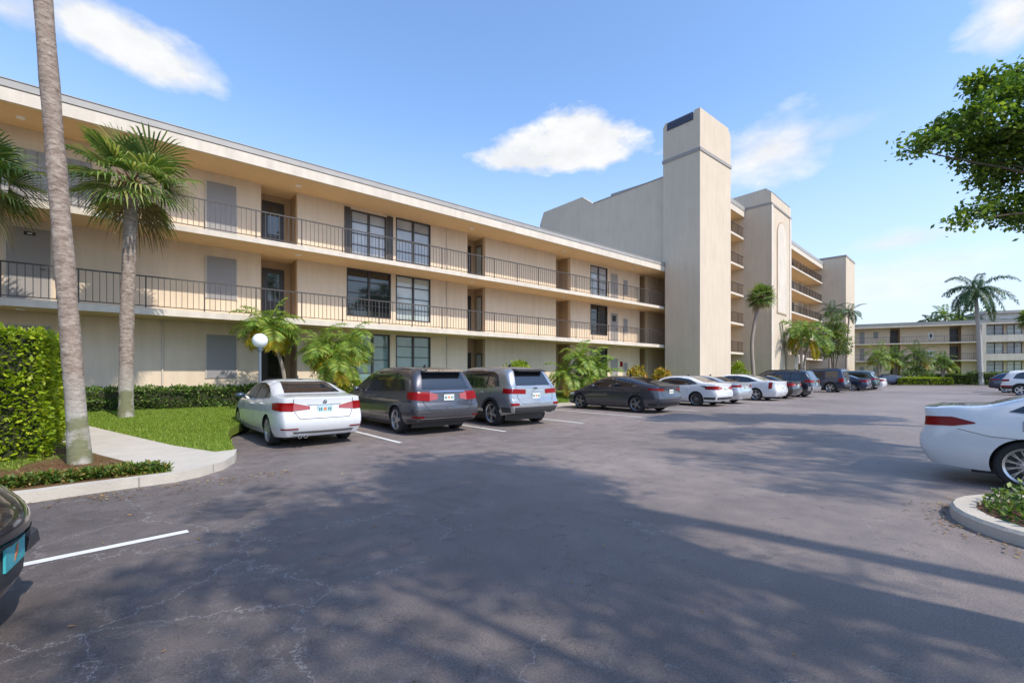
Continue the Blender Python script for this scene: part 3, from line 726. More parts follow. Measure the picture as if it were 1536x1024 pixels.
make_car('parked_car', 'silver sedan half hidden between two white sedans', 'car', sedan_spec(L=4.7, paint=P['paleblue'], plate=(.8, 'rear', 'white'), lights=[('tail_light', 'redplastic', [(26, .84), (62, .86)], [(26, .96), (64, .95)]), ('headlight', 'whitelens', [(28, .60), (58, .62)], [(30, .68), (60, .74)])]), (24.1, 12.5, 0), 90, grp)
cad = sedan_spec(L=5.1, W=1.88, paint=P['white'], rim='vee', rimmat='silver', r=.35, xr=1.1, xf=4.05, plate=(.72, 'rear', 'white'),
    belt=[(0, 1.06), (.45, 1.06), (1.1, 1.02), (2.3, .985), (3.4, .96), (4.1, .88), (4.6, .78), (5.08, .68)],
    top=[(0, 1.09), (.30, 1.13), (.75, 1.15), (1.2, 1.29), (1.7, 1.44), (2.2, 1.49), (2.8, 1.48), (3.2, 1.42), (3.6, 1.22), (3.95, 1.03), (4.3, .95), (4.75, .85), (5.08, .72)],
    glass=[([(1.02, 1.10), (1.5, 1.04), (2.4, 1.01), (3.66, .985)], [(1.22, 1.18), (1.6, 1.32), (2.2, 1.40), (2.75, 1.39), (3.15, 1.30), (3.6, 1.02)])],
    pillars=[[(2.4, 1.01), (2.32, 1.39)], [(1.5, 1.04), (1.46, 1.28)]], rearglass=([(-.60, 1.17), (.60, 1.17)], [(-.5, 1.42), (.5, 1.42)]),
    seams=[[(2.4, 1.0), (2.42, .6), (2.4, .30)], [(3.6, .96), (3.62, .62), (3.5, .30)], [(1.6, .30), (3.5, .30)]],
    lights=[('tail_light', 'redplastic', [(50, .68), (58, .68)], [(47, 1.04), (56, 1.03)]), ('headlight', 'whitelens', [(28, .60), (58, .62)], [(30, .78), (60, .84)])])
make_car('parked_car', 'long white sedan with upright red tail lights beside the black sedan', 'car', cad, (28.35, 12.5, 0), 90, grp)
make_car('parked_car', 'black sedan with sloping roof between the long white sedan and the dark SUV', 'car', sedan_spec(L=4.8, paint=P['black'], plate=(.8, 'rear', 'white')), (31.2, 12.5, 0), 90, grp)
make_car('parked_suv', 'dark slate SUV with roof rails next to the black sedan', 'suv', suv_spec(L=4.75, W=1.88, paint=P['navy'], rackrail=(.8, 2.9, .60), plate=(.85, 'rear', 'blue'),
    patches=[('lower_bumper', 'silver', 'wrapr', [(-50, .43), (50, .43)], [(-50, .70), (50, .70)])]), (34.0, 12.3, 0), 90, grp)
lr = suv_spec(L=4.85, W=1.95, paint=P['blue'], r=.39, xr=.98, xf=3.87, rackrail=(.5, 2.9, .62), tumble=.10, ex=7, rcorner=(.3, .07), fcorner=(.6, .14),
    belt=[(0, 1.16), (.6, 1.16), (1.6, 1.15), (3.2, 1.13), (3.7, 1.12), (4.3, 1.08), (4.83, 1.0)],
    top=[(0, 1.18), (.05, 1.35), (.14, 1.70), (.22, 1.84), (.55, 1.89), (1.4, 1.90), (1.5, 1.86), (2.5, 1.83), (2.95, 1.77), (3.25, 1.52), (3.6, 1.20), (4.0, 1.15), (4.5, 1.11), (4.83, 1.03)],
    glass=[([(.45, 1.22), (1.25, 1.22), (1.3, 1.22)], [(.45, 1.68), (1.25, 1.70), (1.3, 1.70)]), ([(1.5, 1.21), (2.4, 1.2), (3.3, 1.19)], [(1.5, 1.70), (2.4, 1.70), (2.85, 1.66), (3.28, 1.25)])], pillars=[[(2.35, 1.2), (2.3, 1.7)]],
    lights=[('tail_light', 'redplastic', [(44, .82), (58, .82)], [(44, 1.14), (58, 1.14)]), ('headlight', 'whitelens', [(30, .82), (50, .84)], [(30, 1.0), (50, 1.02)])],
    rearglass=([(-.66, 1.25), (.66, 1.25)], [(-.62, 1.66), (.62, 1.66)]))
make_car('parked_suv', 'boxy dark blue SUV with stepped roof standing apart in the middle of the row', 'suv', lr, (44.35, 13.2, 0), 90, grp)
make_car('parked_car', 'deep blue sedan just past the boxy SUV', 'car', sedan_spec(L=4.6, paint=P['blue'], plate=(.8, 'rear', 'blue')), (49.2, 12.7, 0), 90, grp)
make_car('parked_suv', 'teal grey crossover squeezed between the blue and white cars far down the row', 'suv', suv_spec(L=4.5, W=1.84, paint=P['green'], plate=(.8, 'rear', 'blue')), (51.9, 12.6, 0), 90, grp)
make_car('parked_car', 'small white car at the far end of the nose-in row', 'car', sedan_spec(L=4.5, paint=P['white'], plate=(.8, 'rear', 'white')), (54.6, 12.6, 0), 90, grp)
make_car('parked_car', 'dark blue sedan seen side-on at the far end of the lot by the low hedge', 'car', sedan_spec(L=4.8, paint=P['blue'], rimmat='wheelgrey', plate=(.8, 'rear', 'white')), (76.0, 14.6, 0), 128)
xo = dict(L=4.6, W=1.87)
make_car('parked_suv', 'dark blue crossover with full-width red tail light bar on the right side of the lot', 'suv', suv_spec(**xo, paint=P['blue'], rimmat='silver', top=[(0, 1.14), (.15, 1.22), (.45, 1.42), (.8, 1.56), (1.3, 1.63), (1.9, 1.66), (2.5, 1.63), (2.9, 1.52), (3.3, 1.30), (3.65, 1.08), (4.0, 1.0), (4.4, .93), (4.58, .84)],
    rearglass=([(-.62, 1.2), (.62, 1.2)], [(-.52, 1.5), (.52, 1.5)]), glass=[([(.75, 1.18), (1.3, 1.13), (2.4, 1.10), (3.3, 1.07)], [(.92, 1.34), (1.2, 1.45), (1.7, 1.53), (2.3, 1.53), (2.7, 1.45), (3.28, 1.12)])], windshield=([(-.7, 1.08), (.7, 1.08)], [(-.58, 1.55), (.58, 1.55)]), pillars=[[(1.30, 1.13), (1.25, 1.46)], [(2.30, 1.11), (2.22, 1.53)]],
    lights=[('tail_light', 'redplastic', [(2, 1.0), (66, 1.0)], [(2, 1.06), (66, 1.10)]), ('headlight', 'whitelens', [(30, .80), (58, .82)], [(30, .90), (60, .95)])]), (53.2, 1.2, 0), -90, 'cars parked along the right side of the lot')
make_car('parked_suv', 'white crossover with dark lower body and red reflectors, right-hand edge of the lot', 'suv', suv_spec(**xo, paint=P['white'], rimmat='silver',
    patches=[('lower_bumper', 'cladding', 'wrapr', [(-66, .43), (66, .43)], [(-66, .66), (66, .66)]), ('bumper_reflector', 'redplastic', 'wrapr', [(-66, .58), (-30, .58)], [(-66, .68), (-30, .68)]), ('bumper_reflector', 'redplastic', 'wrapr', [(30, .58), (66, .58)], [(30, .68), (66, .68)])]), (48.6, .3, 0), -90, 'cars parked along the right side of the lot')
# near right white sedan, tail towards the left
make_car('parked_car', 'white sedan with multi-spoke wheels beside the curbed planting island at the right', 'car',
    sedan_spec(paint=P['white'], xr=1.10, r=.335, rim='mesh', rimmat='silver', exhaust=[], arch=1.09,
        lights=[('tail_light', 'redplastic', [(38, .80), (55, .815), (66, .865)], [(38, .93), (54, .945), (66, .88)]), ('headlight', 'whitelens', [(28, .60), (58, .62)], [(30, .68), (60, .74)])],
        seams=[[(2.12, .97), (2.15, .6), (2.12, .30)], [(3.25, .94), (3.28, .62), (3.16, .30)], [(1.28, 1.0), (1.42, .78), (1.42, .62)], [(1.5, .30), (3.16, .30)], [(1.05, .80), (1.05, .93), (1.27, .935), (1.27, .80), (1.05, .80)], [(.42, .78), (.75, .70), (1.0, .69)]],
        patches=[('boot_lip', P['white'], 'top', [(.08, -.62), (.08, .62)], [(.18, -.62), (.18, .62)])]),
    (9.93, -.98, 0), -90, 'cars parked along the right side of the lot')
# black hatchback, nose into the picture at the left edge
bl = sedan_spec(L=3.9, W=1.70, paint=P['black'], exhaust=[], r=.31, xr=.6, xf=3.1,
    belt=[(0, .95), (1.0, .97), (2.4, .98), (2.9, .97), (3.4, .92), (3.88, .76)],
    top=[(0, .97), (.2, 1.25), (.5, 1.48), (1.2, 1.54), (1.8, 1.50), (2.2, 1.34), (2.6, 1.12), (2.9, 1.08), (3.4, 1.03), (3.7, .95), (3.88, .80)],
    rear=[(.3, .1), (.6, 0), (1.4, .1)], front=[(.15, .10), (.3, .04), (.5, .06), (.58, .0), (.66, .02), (.8, .14), (1.0, .3)],
    glass=[([(.4, 1.0), (2.4, .97)], [(.55, 1.3), (1.2, 1.4), (1.7, 1.38), (2.38, 1.02)])], pillars=[[(1.3, 1.0), (1.28, 1.4)]], seams=[[(2.5, .93), (2.45, .3)]],
    rearglass=([(-.6, 1.0), (.6, 1.0)], [(-.5, 1.35), (.5, 1.35)]), windshield=([(-.6, 1.07), (.6, 1.07)], [(-.5, 1.40), (.5, 1.40)]), mirror=(2.4, 1.02), mirmat=M['mirrorblue'], handles=[],
    rseams=[], fin=None, plate=(.46, 'front', 'teal'), patches=[('bumper_band', 'cladding', 'wrapf', [(-60, .30), (60, .30)], [(-60, .56), (60, .56)])],
    lights=[('headlight', 'whitelens', [(34, .64), (52, .66)], [(36, .76), (52, .80)])], fcorner=(1.1, .30), fbow=.16)
bc = make_car('parked_car', 'glossy black hatchback cut off by the left edge with teal front plate', 'car', bl, (-2.68, 4.36, 0), -7)
bc.scale = (1.06, 1.06, 1.06)
for y in (-.36, .36):
    q = MB(); q.prism([(1.80, .34), (2.02, .35), (2.07, .39), (2.06, .46), (2.02, .49), (1.80, .50)], y-.09, y+.09, 1); q.build('bumper_guard', bc, M['cladding'])
# ------------------------------------------------------------------ the setting
q = MB(); q.poly([(-400, -400, -.03), (500, -400, -.03), (500, 400, -.03), (-400, 400, -.03)]); q.build('ground', mat=M['earth'], kind='structure')
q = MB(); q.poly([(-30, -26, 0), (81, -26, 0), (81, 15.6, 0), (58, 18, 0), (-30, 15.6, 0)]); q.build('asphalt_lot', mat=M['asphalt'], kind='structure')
def stripe(x0, y0, x1, y1, w=.10):
    d = Vector((x1-x0, y1-y0, 0)).normalized(); n = Vector((-d.y, d.x, 0))*w/2
    return [(x0+n.x, y0+n.y, .004), (x1+n.x, y1+n.y, .004), (x1-n.x, y1-n.y, .004), (x0-n.x, y0-n.y, .004)]
q = MB()
for x in (4.75, 7.80, 10.93, 14.05, 18.05, 22.9, 26.2, 29.7, 32.6, 36.0, 39.2, 42.4, 46.6, 50.4, 53.2): q.poly(stripe(x, 9.5, x, 15.0))
q.poly(stripe(-3.2, 5.22, .49, 5.56)); q.poly(stripe(-5, 2.6, -.2, 2.65))
for x in (11.6, 14.6, 17.6, 20.6, 23.6, 26.6, 29.6, 32.6, 35.6, 38.6, 41.6, 44.6, 50.9, 55.5): q.poly(stripe(x, -3.8, x, 1.0))
q.build('parking_lines', mat=M['line'], kind='structure')
def sheet(name, x0, x1, y0, y1, nx, ny, mat, inside, dz=0, **kw):
    q = MB(); idx = {}
    for j in range(ny+1):
        for i in range(nx+1):
            x = x0+(x1-x0)*i/nx; y = y0+(y1-y0)*j/ny; idx[i, j] = len(q.v); q.v.append((x, y, terr(x, y)+dz))
    for j in range(ny):
        for i in range(nx): q.face((idx[i, j], idx[i+1, j], idx[i+1, j+1], idx[i, j+1]))
    return q.build(name, mat=mat, smooth=True, **kw)
def terr_poly(name, pts, mat, dz, kind='structure', skirt=.2, step=.35):
    """outline filled on the rising lawn, with a vertical edge"""
    bm = bmesh.new(); vs = [bm.verts.new((x, y, 0)) for x, y in pts]; f = bm.faces.new(vs)
    xs = [p[0] for p in pts]; ys = [p[1] for p in pts]
    def cutall(ax, lo, hi):
        c = lo+step
        while c < hi:
            no = (1, 0, 0) if ax == 0 else (0, 1, 0); co = (c, 0, 0) if ax == 0 else (0, c, 0)
            bmesh.ops.bisect_plane(bm, geom=bm.verts[:]+bm.edges[:]+bm.faces[:], plane_co=co, plane_no=no); c += step
    cutall(0, min(xs), min(max(xs), 30)); cutall(1, min(ys), max(ys))
    for v in bm.verts: v.co.z = terr(v.co.x, v.co.y)+dz
    be = [e for e in bm.edges if e.is_boundary]
    r = bmesh.ops.extrude_edge_only(bm, edges=be)
    for v in r['geom']:
        if isinstance(v, bmesh.types.BMVert): v.co.z -= skirt
    bmesh.ops.recalc_face_normals(bm, faces=bm.faces)
    me = bpy.data.meshes.new(name); bm.to_mesh(me); bm.free(); me.materials.append(mat)
    me.polygons.foreach_set('use_smooth', [True]*len(me.polygons)); me.set_sharp_from_angle(angle=R(45))
    return link(name, me, kind=kind)
curbo = [(-30, 8.0), (-.83, 8.0), (-.43, 8.08), (.1, 8.14), (.56, 8.16), (.88, 8.34), (1.24, 8.73), (1.48, 9.25), (1.60, 9.80), (1.68, 10.5)]
pathR = [(1.50, 9.75), (1.25, 9.72), (.72, 10.80), (.05, 12.69), (-.66, 14.73), (-1.26, 16.2), (-1.5, 17.2)]
pathL = [(.50, 8.28), (.30, 8.9), (-.04, 9.78), (-.69, 11.42), (-1.10, 13.21), (-2.2, 14.8), (-3.6, 17.2)]
path = terr_poly('concrete_path', curbo[4:9]+pathR+pathL[::-1], M['concrete'], .004)
terr_poly('curb', curbo[:5]+[(.50, 8.30), (-.43, 8.24), (-.83, 8.18), (-30, 8.18)], M['concrete'], .004)
terr_poly('planting_bed', [(-30, 8.18), (-.83, 8.18), (-.43, 8.24), (.50, 8.30)]+pathL[1:]+[(-30, 17.2)], M['soil'], .0)
lawnR = [(1.56, 9.80), (1.66, 10.72), (1.74, 11.85), (2.02, 12.84), (2.37, 13.6), (2.40, 15.2), (5, 15.25), (30, 15.25), (58, 15.25), (58, 19.4)]
lawn = terr_poly('lawn', lawnR+[(-30, 19.4), (-30, 17.2), (-3.6, 17.2)]+pathR[::-1][:-1], M['lawn'], .0)
q = MB(); q.box(2.35, 58, 15.12, 15.25, -.02, .14); q.build('kerb_edge', mat=M['concrete'], kind='structure')
q = MB(); q.box(-30, 90, 19.3, 60, -.3, .45); q.build('building_pad', mat=M['earth'], kind='structure')
# wheel stops / curb stub far away
# grass blades
def inpoly(x, y, P):
    c = False; j = len(P)-1
    for i in range(len(P)):
        if (P[i][1] > y) != (P[j][1] > y) and x < (P[j][0]-P[i][0])*(y-P[i][1])/(P[j][1]-P[i][1])+P[i][0]: c = not c
        j = i
    return c
def blades(name, P, bx, n, h, mat, w=.006, cond=None, label=None):
    q = MB(); x0, x1, y0, y1 = bx
    for _ in range(n):
        x = rnd.uniform(x0, x1); y = rnd.uniform(y0, y1)
        if not inpoly(x, y, P) or (cond and not cond(x, y)): continue
        z = terr(x, y)
        for _ in range(2):
            a = rnd.uniform(0, 6.28); hh = h*rnd.uniform(.5, 1.2); lx, ly = rnd.gauss(0, .35)*hh, rnd.gauss(0, .35)*hh
            dx, dy = math.cos(a)*w, math.sin(a)*w
            X, Y = x+rnd.gauss(0, .01), y+rnd.gauss(0, .01)
            q.poly([(X-dx, Y-dy, z-.005), (X+dx, Y+dy, z-.005), (X+lx, Y+ly, z+hh)])
    return q.build(name, mat=mat, kind='stuff', label=label)
lawnP = lawnR[:6]+[(5, 15.2), (5, 17.9), (-3, 17.9), (-3.4, 17.2)]+pathR[::-1][:-1]
blades('grass', lawnP, (-3, 5, 9.7, 18), 60000, .06, M['grassblade'], .007, None, 'short green lawn grass between the path and the hedge')
blades('grass', [(5, 15.2), (58, 15.2), (58, 18), (5, 18)], (5, 24, 15.25, 17.6), 22000, .07, M['grassblade'], .010, None, 'sunlit grass strip in front of the parked cars')
bedP = [(-3.5, 8.2), (.5, 8.3)]+pathL[1:]
def thin(x, y): return math.sin(x*3.1+y*2.3)+math.sin(y*4.3-x*1.7)+rnd.uniform(-.8, .8) > .1 and (x+.51)**2+(y-9.86)**2 > .45
blades('grass', bedP, (-3.4, .6, 8.3, 14), 26000, .05, M['grassblade'], .007, thin, 'thin patchy grass around the tall palm trunk')
# leaf helpers
def leaf(q, c, s, n=None, asp=.5):
    """one folded leaf"""
    a = rnd.uniform(0, 6.283); el = rnd.gauss(0, .7)
    d = Vector((math.cos(a)*math.cos(el), math.sin(a)*math.cos(el), math.sin(el)))
    if n is not None: d = (d + n*.9).normalized()
    u = d.cross(Vector((rnd.gauss(0, .5), rnd.gauss(0, .5), 1))).normalized()
    c = Vector(c); k = len(q.v); L = s*rnd.uniform(.7, 1.25)
    q.v += [tuple(c), tuple(c+d*L*.5+u*L*asp*.5), tuple(c+d*L), tuple(c+d*L*.5-u*L*asp*.5)]
    q.face((k, k+1, k+2, k+3))
def hedge_box(name, label, x0, x1, y0, y1, h, n, s, mat, group=None, rot=0, cat='hedge', base=None, core=(.05, .07, .02), top=True):
    z = base if base is not None else terr((x0+x1)/2, (y0+y1)/2)
    cx, cy = (x0+x1)/2, (y0+y1)/2; X, Y = (x1-x0)/2, (y1-y0)/2
    t = thing(name, label, cat, (cx, cy, z-.03), rot, group)
    q = MB(); ins = min(.07, X*.3); 
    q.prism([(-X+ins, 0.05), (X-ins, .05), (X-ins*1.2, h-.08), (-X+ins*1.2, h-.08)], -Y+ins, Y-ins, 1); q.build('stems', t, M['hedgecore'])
    q = MB(); A = [2*X*h, 2*X*h, 2*Y*h, 2*Y*h, 4*X*Y]; T = sum(A)
    for _ in range(n):
        r = rnd.uniform(0, T); k = 0
        while r > A[k]: r -= A[k]; k += 1
        a, b = rnd.uniform(-1, 1), rnd.uniform(0, 1)
        wob = .05*math.sin(a*X*5+b*7)+.04*math.sin(a*Y*7+b*5)+.03*math.sin(b*13+a*9)
        dp = -abs(rnd.gauss(0, .05))+wob
        hz = h+.03*math.sin(a*X*4)+.02*math.sin(a*X*9)
        if k == 0: c = (a*X, -Y-dp, b*hz); nv = Vector((0, -1, .2))
        elif k == 1: c = (a*X, Y+dp, b*hz); nv = Vector((0, 1, .2))
        elif k == 2: c = (-X-dp, a*Y, b*hz); nv = Vector((-1, 0, .2))
        elif k == 3: c = (X+dp, a*Y, b*hz); nv = Vector((1, 0, .2))
        else: c = (a*X, rnd.uniform(-Y, Y), hz+dp); nv = Vector((0, 0, 1))
        leaf(q, c, s*rnd.uniform(.7, 1.35), nv, .55)
    q.build('leaves', t, mat); return t
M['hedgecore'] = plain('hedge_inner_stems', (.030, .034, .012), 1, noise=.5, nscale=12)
hedge_box('clipped_hedge', 'long low clipped hedge along the apartment wall behind the lawn', -5, 4.6, 17.75, 18.55, .66, 15000, .085, M['hedge'])
hedge_box('tall_hedge', 'tall lime green clipped hedge at the left edge of the photo', -3.7, -1.0, 10.5, 14.1, 2.13, 32000, .085, M['limehedge'], base=.15)
hedge_box('clipped_hedge', 'low dark hedge behind the gap between the silver SUV and the dark grey fastback', 11.5, 17.2, 17.3, 17.9, .62, 5000, .09, M['hedge'])
# ------------------------------------------------------------------ the galleried apartment blocks
def wall_grid(q, x0, x1, z0, z1, y0, y1, holes):
    xs = sorted({x0, x1} | {max(x0, min(x1, v)) for h in holes for v in h[:2]})
    for a, b in zip(xs, xs[1:]):
        if b-a < 1e-4: continue
        hs = sorted([(h[2], h[3]) for h in holes if h[0] <= a+1e-4 and h[1] >= b-1e-4]); z = z0
        for c, d in hs:
            if c > z+1e-4: q.box(a, b, y0, y1, z, c)
            z = max(z, d)
        if z < z1-1e-4: q.box(a, b, y0, y1, z, z1)
def add_window(par, x0, x1, z0, z1, y, pane, cols=2, rows=4, frame='brown', fw=.05):
    q = MB(); q.use(M[frame]); e = .04
    q.box(x0, x1, y-.012, y+.10, z0, z0+fw); q.box(x0, x1, y-.012, y+.10, z1-fw, z1)
    q.box(x0, x0+fw, y-.012, y+.10, z0+fw, z1-fw); q.box(x1-fw, x1, y-.012, y+.10, z0+fw, z1-fw)
    for i in range(1, cols):
        c = x0+(x1-x0)*i/cols; q.box(c-.045, c+.045, y+.02, y+.08, z0+fw, z1-fw)
    for j in range(1, rows):
        c = z0+(z1-z0)*j/rows; q.box(x0+fw, x1-fw, y+.035, y+.072, c-.016, c+.016)
    w = q.build('window', par)
    q = MB(); q.box(x0+fw*.5, x1-fw*.5, y+.078, y+.09, z0+fw*.5, z1-fw*.5); q.build('pane', w, M[pane]); return w
def add_door(par, x0, x1, z0, z1, y, mat, handle=True, name='door', proud=.02):
    q = MB(); q.use(M['trim']) if mat != 'darkdoor' else q.use(M['brown'])
    fw = .05
    q.box(x0, x0+fw, y-proud-.012, y+.05, z0, z1); q.box(x1-fw, x1, y-proud-.012, y+.05, z0, z1); q.box(x0+fw, x1-fw, y-proud-.012, y+.05, z1-fw, z1)
    q.use(M[mat]); q.box(x0+fw, x1-fw, y-proud, y+.04, z0, z1-fw)
    d = q.build(name, par)
    if handle:
        q = MB(); q.tube([(x1-fw-.12, y-proud-.0, (z0+z1)/2-.08), (x1-fw-.12, y-proud-.06, (z0+z1)/2-.08), (x1-fw-.22, y-proud-.06, (z0+z1)/2-.08)], .014, 6); q.build('handle', d, M['brown'])
    return d
def railing(par, x0, x1, y, z, h=.98, step=.15, post=1.55, n='railing'):
    q = MB(); q.box(x0, x1, y-.02, y+.02, z+h-.03, z+h+.01); q.box(x0, x1, y-.012, y+.012, z+.06, z+.085)
    x = x0+.02; i = 0; k = max(1, round(post/step))
    while x < x1:
        w = .018 if i % k == 0 else .0075
        q.box(x-w, x+w, y-w, y+w, z if i % k == 0 else z+.07, z+h-.03); x += step; i += 1
    q.build(n, par, M['rail'])
def gallery(name, label, loc, rz, x0, x1, W, ground, rec, holes, roof=(8.71, 9.05, 9.30), depth=12, slabs=((6.07, 6.24), (3.35, 3.55)), rails=True, step=.15, recdepth=1.0):
    B = thing(name, label, 'apartment building', loc, rz)
    q = MB(); q.use(M['wall']); segs = []; x = x0
    for a, b in sorted(rec): segs.append((x, a)); x = b
    segs.append((x, x1))
    for a, b in segs: wall_grid(q, a, b, ground, roof[0], W, W+.22, [h for h in holes if h[1] > a and h[0] < b])
    q.use(M['reveal'])
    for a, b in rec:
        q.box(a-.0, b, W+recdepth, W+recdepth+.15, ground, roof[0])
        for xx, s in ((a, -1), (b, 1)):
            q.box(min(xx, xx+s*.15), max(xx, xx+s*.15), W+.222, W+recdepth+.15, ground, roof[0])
    q.build('wall', B)
    q = MB(); q.use(M['wall'])
    q.box(x0, x0+.2, W+.23, depth, ground, roof[0]); q.box(x1-.2, x1, W+.23, depth, ground, roof[0]); q.box(x0+.2, x1-.2, depth-.2, depth, ground, roof[0])
    q.use(M['black']); q.box(x0+.25, x1-.25, W+recdepth+.2, W+recdepth+.24, ground, roof[0]); q.build('rear_wall', B)
    for k, (za, zb) in enumerate(slabs):
        q = MB(); q.use(M['soffit']); q.box(x0, x1, .012, W-.001, za, zb-.03); q.use(M['trim']); q.box(x0, x1, -.012, .012, za-.004, zb)
        q.use(M['soffit']); q.box(x0, x1, .0125, W-.001, zb-.03, zb-.004)
        for a, b in rec: q.box(a+.001, b-.001, W, W+recdepth-.001, za, zb-.004)
        q.build('walkway_slab', B)
        if rails: railing(B, x0, x1, .06, zb, step=step)
    q = MB(); za, zb, zc = roof
    q.use(M['soffit']); q.box(x0, x1, .012, depth, za, za+.05)
    q.use(M['trim']); q.box(x0, x1, -.11, .012, za-.004, zb); q.box(x0, x1, .012, depth, za+.05, zb)
    q.use(M['band']); q.box(x0, x1, -.08, .2, zb, zb+.035)
    q.use(M['roofmetal']); q.box(x0, x1, -.12, .2, zb+.035, zc-.02); q.box(x0, x1, .2, depth, zb+.0, zb+.06); q.box(x0, x1, -.14, .22, zc-.02, zc)
    q.build('roof', B); return B
YS = 17.9; W = 1.55; yw = YS+W
X = lambda px: wx(px, yw)
rec = [(3.98, 5.27), (13.44, 14.58), (19.89, 21.16)]
winA = (7.46, 9.02); winB = (9.49, 11.29); winC = (23.06, 24.8)
zs3 = ((6.24, 8.71), (3.55, 6.07), (.45, 3.35))
holes = [(7.42, 9.04, 6.62, 8.55), (9.49, 11.29, 6.66, 8.66), (7.24, 9.25, 4.0, 6.04), (9.49, 11.29, 3.98, 6.04), (7.6, 9.2, 1.0, 3.28), (9.49, 11.29, 1.3, 3.28),
         (23.06, 24.8, 6.60, 8.55), (23.06, 24.8, 4.05, 6.02), (23.06, 24.8, 1.0, 3.2)]
B1 = gallery('apartment_building', 'long beige three-storey apartment building with railed walkways on the left', (0, YS, 0), 0, -16, 31.9, W, .3, rec+[(28.5, 29.45)], holes)
panes = ['curtain', 'curtain', 'glassdark', 'blind', 'glassteal', 'glassteal', 'curtain', 'glassdark', 'glassdark']
for h, pn in zip(holes, panes): add_window(B1, h[0], h[1], h[2], h[3], W, pn, 2, 4 if pn != 'curtain' else 4)
# dark side shutters of the top left window
for a, b in ((7.14, 7.40), (9.06, 9.34)):
    q = MB(); q.box(a, b, W-.035, W-.002, 6.55, 8.62); q.build('window_shutter', B1, M['brown'])
for z0, z1 in ((6.62, 8.38), (4.22, 5.72), (1.38, 2.93)):
    q = MB(); q.use(M['shutter']); q.box(2.25, 3.16, W-.03, W-.002, z0, z1)
    q.use(M['trim']); q.box(2.21, 2.248, W-.04, W-.002, z0, z1); q.box(3.162, 3.2, W-.04, W-.002, z0, z1)
    q.build('storm_shutter', B1)
# storm shutters and doors further left
q = MB(); q.use(M['shutter'])
for i in range(9): q.box(-2.9+i*.24, -2.9+i*.24+.225, W-.03-.012*(i % 2), W-.002, 6.25, 8.1)
q.build('storm_shutter', B1)
d = add_door(B1, -2.62, -1.62, 3.56, 5.86, W, 'door')
q = MB(); q.use(M['black']); q.box(-2.22, -1.98, W-.045, W-.021, 5.60, 5.70); q.use(M['white']); q.box(-2.15, -2.05, W-.047, W-.045, 5.63, 5.665); q.build('door_sign', d)
d = add_door(B1, -2.62, -1.62, .5, 3.0, W, 'door')
for a, b, z in ((4.22, 4.98, 6.25), (4.22, 4.98, 3.56), (4.22, 4.98, .5)): 
    d = add_door(B1, a, b+.05, z, z+2.2, W+1.0, 'darkdoor')
    q = MB(); q.box(a+.2, b-.15, W+1.0-.026, W+1.0-.021, z+.9, z+2.0); q.build('door_glass', d, M['glassdark'])
for z in (6.25, 3.56, .5):
    add_door(B1, 13.55, 14.35, z, z+2.15, W+1.0, 'darkdoor', False)
    q = MB(); q.use(M['brown']); q.box(14.55, 14.579, W+.30, W+.80, z+.25, z+2.1); w = q.build('window', B1)
    q = MB(); q.box(14.54, 14.55, W+.35, W+.75, z+.32, z+2.04); q.build('pane', w, M['blind'])
for z, m in ((6.25, 'door'), (3.56, 'door'), (.5, 'door')): 
    d = add_door(B1, 25.08, 25.95, z, z+2.1, W, m)
    if z > 3 and z < 4: q = MB(); q.box(25.3, 25.7, W-.026, W-.0205, z+1.5, z+1.9); q.build('door_glass', d, M['glassdark'])
    q = MB(); q.use(M['trim']); q.box(26.5, 27.05, W-.03, W-.002, z+.7, z+1.8); q.use(M['shutter']); q.box(26.54, 27.01, W-.034, W-.03, z+.74, z+1.76); q.build('meter_panel', B1)
q = MB(); q.use(M['redplastic']); q.box(26.2, 26.35, W-.10, W-.002, 2.0, 2.35); q.build('fire_alarm', B1)
for z, s in ((8.71, 18.9), (6.07, 18.9), (3.35, 18.9)):
    for x in (-2.2, 5.1, 13.2, 19.8, 26.6):
        q = MB(); q.lathe([(.001, z-.03), (.09, z-.03), (.11, z-.001)], (x, .8, 0), 'z', 16); q.build('ceiling_light', B1, M['globe'])
q = MB(); q.tube([(1.0, W-.03, .5), (1.0, W-.03, 3.35)], .03, 8); q.tube([(12.2, W-.03, .5), (12.2, W-.03, 8.7)], .03, 8); q.build('drain_pipe', B1, M['trim'])
# ------------------------------------------------------------------ the six-storey block with its towers
T = thing('apartment_building', 'tall beige block with three blank stair towers rising behind the low building', 'apartment building', (29.05, 17.9, 0))
q = MB(); q.use(M['tower'])
zb = 16.25
q.box(0, 4.43, -2.72, -.15, .1, 9.35); q.box(0, 4.43, -2.72, 0, 9.352, zb); q.box(.0, 4.43, -2.72, 0, zb+.22, 18.2)
q.box(2.87, 3.1, -.148, 3.2, .1, 9.35)
q.prism([(0, 18.2), (4.43, 18.2), (4.43, 18.55), (4.0, 19.07), (0, 19.07)], -2.72, -2.42, 1)
q.prism([(0, 18.2), (4.43, 18.2), (4.43, 18.55), (4.0, 18.9), (0, 18.9)], -2.42, -.3, 1)
q.box(0, .35, -2.42, -2.30, 18.9, 19.07); q.prism([(-.3, 18.2), (0, 18.2), (0, 18.75), (-.15, 19.0), (-.3, 19.05)], 0, 4.0, 0)
q.use(M['band']); q.box(-.05, 4.48, -2.77, .05, zb, zb+.22)
q.use(M['slate']); q.box(-.03, -.002, -2.25, -.33, 18.45, 18.98)
for i in range(13): q.box(-.07, -.031, -2.2+i*.15, -2.2+i*.15+.05, 18.45, 18.98)
q.build('stair_tower', T)
q = MB(); q.use(M['tower']); q.prism([(.01, 9.36), (12.8, 9.36), (12.8, 15.2), (12.3, 16.2), (7.7, 16.25), (6.5, 15.35), (.01, 15.43)], .25, .6, 0)
